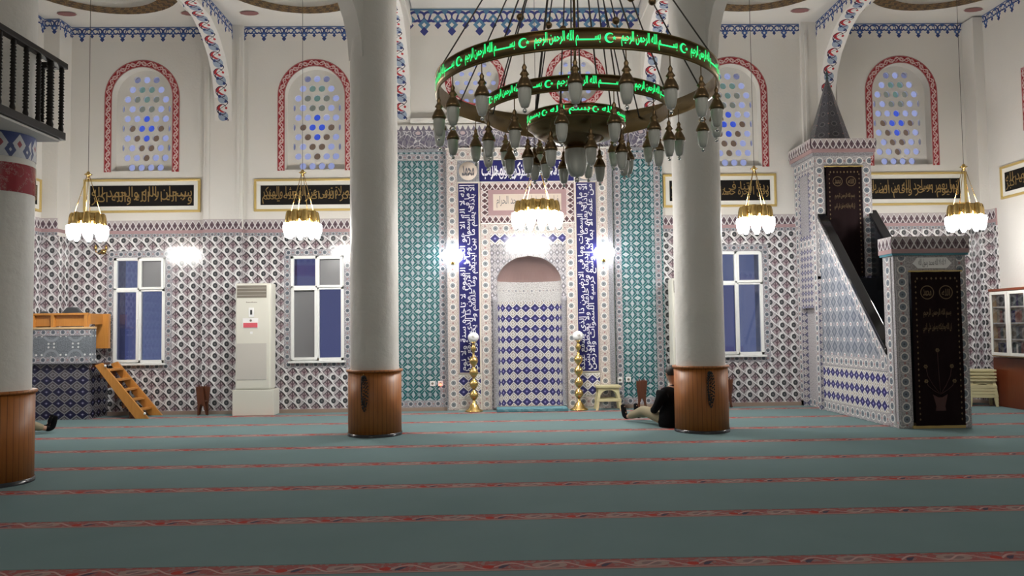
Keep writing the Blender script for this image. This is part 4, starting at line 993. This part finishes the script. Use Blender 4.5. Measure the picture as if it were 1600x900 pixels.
# ------------------------------------------------------------------ hanging lamps (lit)
def tulip(mb, c, s=1, m=0, n=10):
    mb.lathe([(.020*s, 0), (.045*s, -.012*s), (.052*s, -.045*s), (.048*s, -.10*s), (.036*s, -.15*s), (.020*s, -.185*s), (.001, -.19*s)], c, n, m)
def hanging_lamp(x, y, R_, z0, ztop, label, nl=8, hub=3.88):
    t = tag(empty('hanging_lamp', (x, y, z0)), label, 'hanging lamp', 'lit brass hanging lamps along the front wall')
    MB().tube([(0, 0, hub-z0), (0, 0, ztop-z0)], .004).build('cable', 'cable', t)
    MB().lathe([(.001, .05), (.02, .04), (.025, .02), (.06, .0), (.025, -.02), (.012, -.05), (.001, -.06)], (0, 0, hub-z0), 12).build('hub', 'brass', t)
    for k in range(4):
        a = 2*PI*(k+.4)/4; MB().tube([(.02*math.cos(a), .02*math.sin(a), hub-z0-.03), (R_*.92*math.cos(a), R_*.92*math.sin(a), .27)], .005, 5).build('chain', 'brass', t)
    rg = MB(); rg.lathe([(R_*.97, .12), (R_, .12), (R_*1.04, .19), (R_, .27), (R_*.97, .27), (R_*.97, .12)], n=32)
    for k in range(nl):
        a = 2*PI*(k+.5)/nl; rg.lathe([(.06, -.02), (.066, .02), (.06, .10), (.045, .16), (.03, .18)], (R_*math.cos(a), R_*math.sin(a), .10), 12)
    rg.build('brass_ring', 'brass', t)
    MB().lathe([(.001, -.03), (R_*.5, .0), (R_*.75, .05), (R_*.8, .10), (R_*.78, .16)], (0, 0, .04), 24).build('glass_bowl', 'lit_glass', t)
    tp = None
    for k in range(nl):
        a = 2*PI*(k+.5)/nl; q = MB(); tulip(q, (0, 0, 0), 1.25, 0); 
        if tp is None: tp = q.build('glass_shade', 'lit_glass', t); c = tp
        else: c = tp.copy(); COL.objects.link(c)
        c.location = (R_*1.15*math.cos(a), R_*1.15*math.sin(a), .10)
        rotor = 0
    return t
hanging_lamp(-6.22, 12.3, .20, 3.00, 7.05, 'lit brass hanging lamp in front of the leftmost calligraphy panel')
hanging_lamp(-2.95, 12.3, .20, 3.00, 7.05, 'lit brass hanging lamp above the window beside the air conditioner')
hanging_lamp(4.06, 12.3, .20, 3.01, 7.05, 'lit brass hanging lamp right of the column with the seated person')
hanging_lamp(7.37, 12.3, .20, 3.01, 7.05, 'lit brass hanging lamp at the right, above the bookcase end of the pulpit')
hanging_lamp(.66, 12.3, .30, 3.12, 7.26, 'largest lit hanging lamp, straight in front of the niche plaque', 12, 4.05)
def sconce(x, z, lit, label, y=Y0, s=1):
    t = tag(empty('wall_sconce', (x, y, z)), label, 'wall lamp')
    MB().lathe([(.05, 0), (.045, .02), (.015, .03)], n=16, xf=Matrix.Rotation(PI/2, 4, 'X')).build('back_plate', 'brass', t)
    for sx in (-1, 1):
        MB().tube([(0, -.02, 0), (sx*.05, -.07, -.04), (sx*.09, -.09, 0), (sx*.09, -.09, .03)], .009).build('arm', 'brass', t)
        q = MB()
        if lit: q.lathe([(.022, -.02), (.06, .01), (.085, .07), (.08, .13), (.05, .18), (.001, .20)], (sx*.10, -.10, .02), 14)
        else: q.lathe([(.015, 0), (.025, .02), (.02, .06), (.001, .09)], (sx*.09, -.09, .03), 10)
        q.build('glass_shade' if lit else 'candle_cup', 'sconce_glass' if lit else 'brass', t)
sconce(-.745, 2.62, True, 'glaring white wall lamp on the tiles left of the prayer niche'); sconce(1.93, 2.64, True, 'glaring white wall lamp on the tiles right of the prayer niche')
sconce(-6.91, 2.88, False, 'small unlit brass wall lamp on the tiles above the preaching platform', TY)

# ------------------------------------------------------------------ great chandelier
CX, CY = .60, 5.73
chd = tag(empty('chandelier', (CX, CY, 0)), 'huge three-tier brass chandelier with glowing green calligraphy bands', 'chandelier')
def cyl(r, a, z): return (r*math.sin(a), -r*math.cos(a), z)
BIS = 'بســــــــــم الله الرحمن الرحيم'
def crescent(mb, R_, ac, z, s):
    n = 14; o_ = []; i_ = []
    for k in range(n+1):
        t_ = math.radians(50) + math.radians(260)*k/n; o_.append((s*math.cos(t_), s*math.sin(t_)))
        i_.append((.22*s + .78*s*math.cos(t_)*1.0, .78*s*math.sin(t_)))
    for k in range(n):
        q = [o_[k], o_[k+1], i_[k+1], i_[k]]; mb.face([cyl(R_, ac + p[0]/R_, z + p[1]) for p in q])
    st = []
    for k in range(10): rr = s*.42 if k % 2 == 0 else s*.18; st.append((s*.95 + rr*math.cos(PI/10*2*k+.3), rr*math.sin(PI/10*2*k+.3)))
    mb.face([cyl(R_, ac + p[0]/R_, z + p[1]) for p in st])
def tier(R_, z0, h, ntext, a_first, txt=BIS):
    m = MB(); n = 72; t_ = .012; vs = []; fs = []
    m.lathe([(R_, z0), (R_+t_, z0), (R_+t_, z0+h), (R_, z0+h), (R_, z0)], n=n)
    m.lathe([(R_+t_, z0+h-.008), (R_+t_+.006, z0+h-.004), (R_+t_, z0+h)], n=n).lathe([(R_+t_, z0), (R_+t_+.006, z0+.004), (R_+t_, z0+.008)], n=n)
    o = m.build('ring_band', 'brass_band', chd)
    st = 2*PI/ntext; rr = R_+t_+.004
    for k in range(ntext):
        ac = a_first + k*st
        g_ = MB(); crescent(g_, rr, ac, z0+h*.5, h*.24); g_.build('crescent_light', 'green_light', o); g_ = MB()
        a0, a1 = ac + (h*.55)/R_, ac + st - h*.42/R_
        letter(g_, txt, lambda u, v: cyl(rr, a0 + u*(a1-a0), z0 + h*.13 + v*h*.74), 0, .006, 1)
        g_.build('calligraphy_light', 'green_light', o)
    return o
tier(1.00, 3.12, .130, 12, math.radians(6)); tier(.66, 2.97, .105, 8, math.radians(-21)); tier(.34, 2.89, .090, 6, math.radians(16), 'بسم الله')
dr = MB(); dr.lathe([(.001, 2.74), (.06, 2.745), (.10, 2.77), (.17, 2.80), (.20, 2.84), (.20, 2.90), (.12, 2.93), (.010, 2.96), (.010, 4.78)], n=28); dr.build('central_stem', 'bronze', chd)
gsk = MB(); gsk.lathe([(.34, 2.89), (.31, 2.85), (.26, 2.82), (.20, 2.81)], n=40); gsk.build('lower_bowl', 'brass_band', chd)
MB().lathe([(.001, 4.95), (.03, 4.93), (.12, 4.85), (.14, 4.78), (.10, 4.72), (.001, 4.70)], n=20).build('top_hub', 'bronze', chd)
MB().tube([(0, 0, 4.9), (0, 0, 7.42)], .02, 8).build('hanging_rod', 'iron', chd)
for n_, R_, zt_, off in ((8, 1.00, 3.25, .30), (6, .66, 3.07, .1), (6, .34, 2.98, .0)):
    for k in range(n_):
        a = 2*PI*(k+off)/n_; p = Vector(cyl(R_, a, zt_)); q = Vector((.10*math.sin(a), -.10*math.cos(a), 4.76))
        MB().tube([p, q], .0055, 5).build('cable', 'cable', chd)
        if n_ == 8 and k % 2 == 0 or n_ == 6 and R_ > .5: MB().ball(p.lerp(q, .42), .030, 0, 8).build('cable_bead', 'bronze', chd)
proto = None
def lamp_at(R_, a, zh, s):
    global proto
    if proto is None:
        e = empty('lamp'); e.parent = chd
        MB().tube([(0, 0, .10), (0, 0, .0)], .004, 5).lathe([(.006, .0), (.016, -.02), (.012, -.035), (.020, -.05), (.030, -.065), (.018, -.075), (.034, -.10), (.050, -.135), (.052, -.150), (.038, -.152)], n=12).build('lamp_holder', 'bronze', e)
        MB().lathe([(.038, -.148), (.042, -.165), (.041, -.20), (.034, -.24), (.024, -.268), (.001, -.275)], n=14).build('glass_shade', 'frosted', e)
        MB().ball((0, 0, -.290), .014, 0, 8).build('chrome_ball', 'chrome', e)
        proto = e; c = e
    else: c = copy_tree(proto, chd)
    c.location = cyl(R_, a, zh); c.scale = (s, s, s)
for k in range(20): lamp_at(1.00, math.radians(-6 + 18*k), 3.06, 1.0)
for k in range(12): lamp_at(.66, math.radians(-14 + 30*k), 2.90, .95)
for k in range(8): lamp_at(.36, math.radians(10 + 45*k), 2.80, .92)
e = empty('lamp'); e.parent = chd
MB().lathe([(.03, 2.80), (.05, 2.77), (.083, 2.745), (.086, 2.73)], n=18).build('lamp_holder', 'bronze', e)
MB().lathe([(.083, 2.73), (.088, 2.70), (.083, 2.64), (.068, 2.58), (.045, 2.54), (.001, 2.53)], n=20).build('glass_shade', 'frosted', e)
MB().ball((0, 0, 2.512), .020, 0, 8).build('chrome_ball', 'chrome', e)

# ------------------------------------------------------------------ seated people
def skin_mesh(name, joints, edges, mat, parent, sub=2, root=0):
    me = bpy.data.meshes.new(name); me.from_pydata([j[:3] for j in joints], edges, []); o = bpy.data.objects.new(name, me); COL.objects.link(o)
    sk = o.modifiers.new('s', 'SKIN'); sk.use_smooth_shade = True
    for i, j in enumerate(joints):
        d = me.skin_vertices[0].data[i]; r = j[3]; d.radius = r if isinstance(r, tuple) else (r, r); d.use_root = (i == root)
    ss = o.modifiers.new('u', 'SUBSURF'); ss.levels = sub; ss.render_levels = sub
    bpy.context.view_layer.update(); m2 = bpy.data.meshes.new_from_object(o.evaluated_get(bpy.context.evaluated_depsgraph_get())); bpy.data.objects.remove(o)
    m2.materials.clear(); m2.materials.append(MT[mat]); q = bpy.data.objects.new(name, m2); COL.objects.link(q); q.parent = parent
    for p_ in m2.polygons: p_.use_smooth = True
    return q
def person(loc, rz, label):                     # local +x is the way the person faces
    t = tag(empty('person', loc, rz), label, 'person')
    J = [(0, 0, .13, .105), (-.03, 0, .28, .10), (-.07, 0, .42, .115), (-.09, 0, .52, .09), (-.09, 0, .585, .045), (-.08, 0, .64, .045), (-.065, 0, .70, (.075, .085)), (-.06, 0, .775, (.078, .09)), (-.065, 0, .83, .05)]
    E = [(i, i+1) for i in range(8)]
    def add(ch, p):
        for j in ch: J.append(j); E.append((p, len(J)-1)); p = len(J)-1
        return p
    for s in (-1, 1):
        add([(.02, s*.10, .12, .085), (.42, s*.13, .20, .062), (.60, s*.12, .13, .052), (.84, s*.11, .065, .036), (.885, s*.11, .055, .038), (.91, s*.12, .16, .034), (.93, s*.12, .235, .026)], 0)
        w_ = add([(-.08, s*.17, .50, .055), (-.02, s*.23, .30, .042), (.10, s*.20, .22, .036), (.22, s*.12, .235, .026), (.26, s*.10, .235, .026)], 3)
        for k, (dx, dy, L) in enumerate(((.06, .024, .030), (.072, .008, .034), (.066, -.008, .032), (.052, -.022, .026))):
            add([(.26+dx*.6, s*.10+dy, .235, .010), (.26+dx*.6+L, s*.10+dy*1.2, .222, .009), (.26+dx*.6+L*1.5, s*.10+dy*1.2, .205, .008)], w_)
        add([(.25, s*.10-s*.035, .23, .011), (.28, s*.10-s*.05, .222, .009)], w_)
    body = skin_mesh('body', J, E, 'skin', t)
    # face: nose, ears
    f = MB(); f.ball((.025, 0, .745), .014, 0, 6, 1.4)
    for s in (-1, 1): f.ball((-.06, s*.082, .75), .018, 0, 6, 1.5)
    f.build('face_features', 'skin', body)
    ey = MB()
    for s in (-1, 1): ey.ball((.012, s*.030, .765), .009, 0, 6)
    ey.build('eyes', 'hair', body)
    MB().ball((.014, 0, .708), .018, 0, 6, .25).build('mouth', 'label_red', body)
    hr = MB(); n = 10; prf = [(max(1e-4, .098*math.sin(PI*k/n)), -.092*math.cos(PI*k/n)) for k in range(3, n+1)]
    hr.lathe(prf, (-.078, 0, .785), 18); hr.build('hair', 'hair', body)
    JJ = [(-.03, 0, .05, .15), (-.03, 0, .16, .185), (-.03, 0, .27, .155), (-.07, 0, .42, .15), (-.09, 0, .52, .115), (-.09, 0, .575, .068), (-.085, 0, .60, .066)]; EE = [(i, i+1) for i in range(6)]
    for s in (-1, 1):
        p_ = 4
        for j in ((-.08, s*.17, .50, .078), (-.02, s*.24, .30, .062), (.10, s*.205, .225, .054), (.19, s*.14, .235, .044)): JJ.append(j); EE.append((p_, len(JJ)-1)); p_ = len(JJ)-1
    skin_mesh('jacket', JJ, EE, 'jacket', body)
    MB().lathe([(.001, .0), (.19, .002), (.205, .07), (.195, .16), (.17, .26), (.14, .34)], (-.06, 0, 0), 24).build('coat_tail', 'jacket', body)
    TT = [(0, 0, .12, .12)]; TE = []
    for s in (-1, 1):
        p_ = 0
        for j in ((.03, s*.10, .115, .10), (.42, s*.13, .20, .08), (.60, s*.12, .135, .068), (.80, s*.11, .080, .055)): TT.append(j); TE.append((p_, len(TT)-1)); p_ = len(TT)-1
    skin_mesh('trousers', TT, TE, 'trousers', body)
    for s in (-1, 1):
        skin_mesh('sock', [(.79, s*.11, .072, .040), (.86, s*.11, .062, .044), (.90, s*.115, .08, .046), (.92, s*.12, .17, .043), (.945, s*.125, .25, .032)], [(0, 1), (1, 2), (2, 3), (3, 4)], 'sock', body)
    return t
person((2.475, 11.495, .012), math.radians(118), 'person in black jacket and beige trousers sitting against the right column')
person((-7.22, 11.35, .012), math.radians(38), 'seated person behind the nearest column, only dark socks showing')
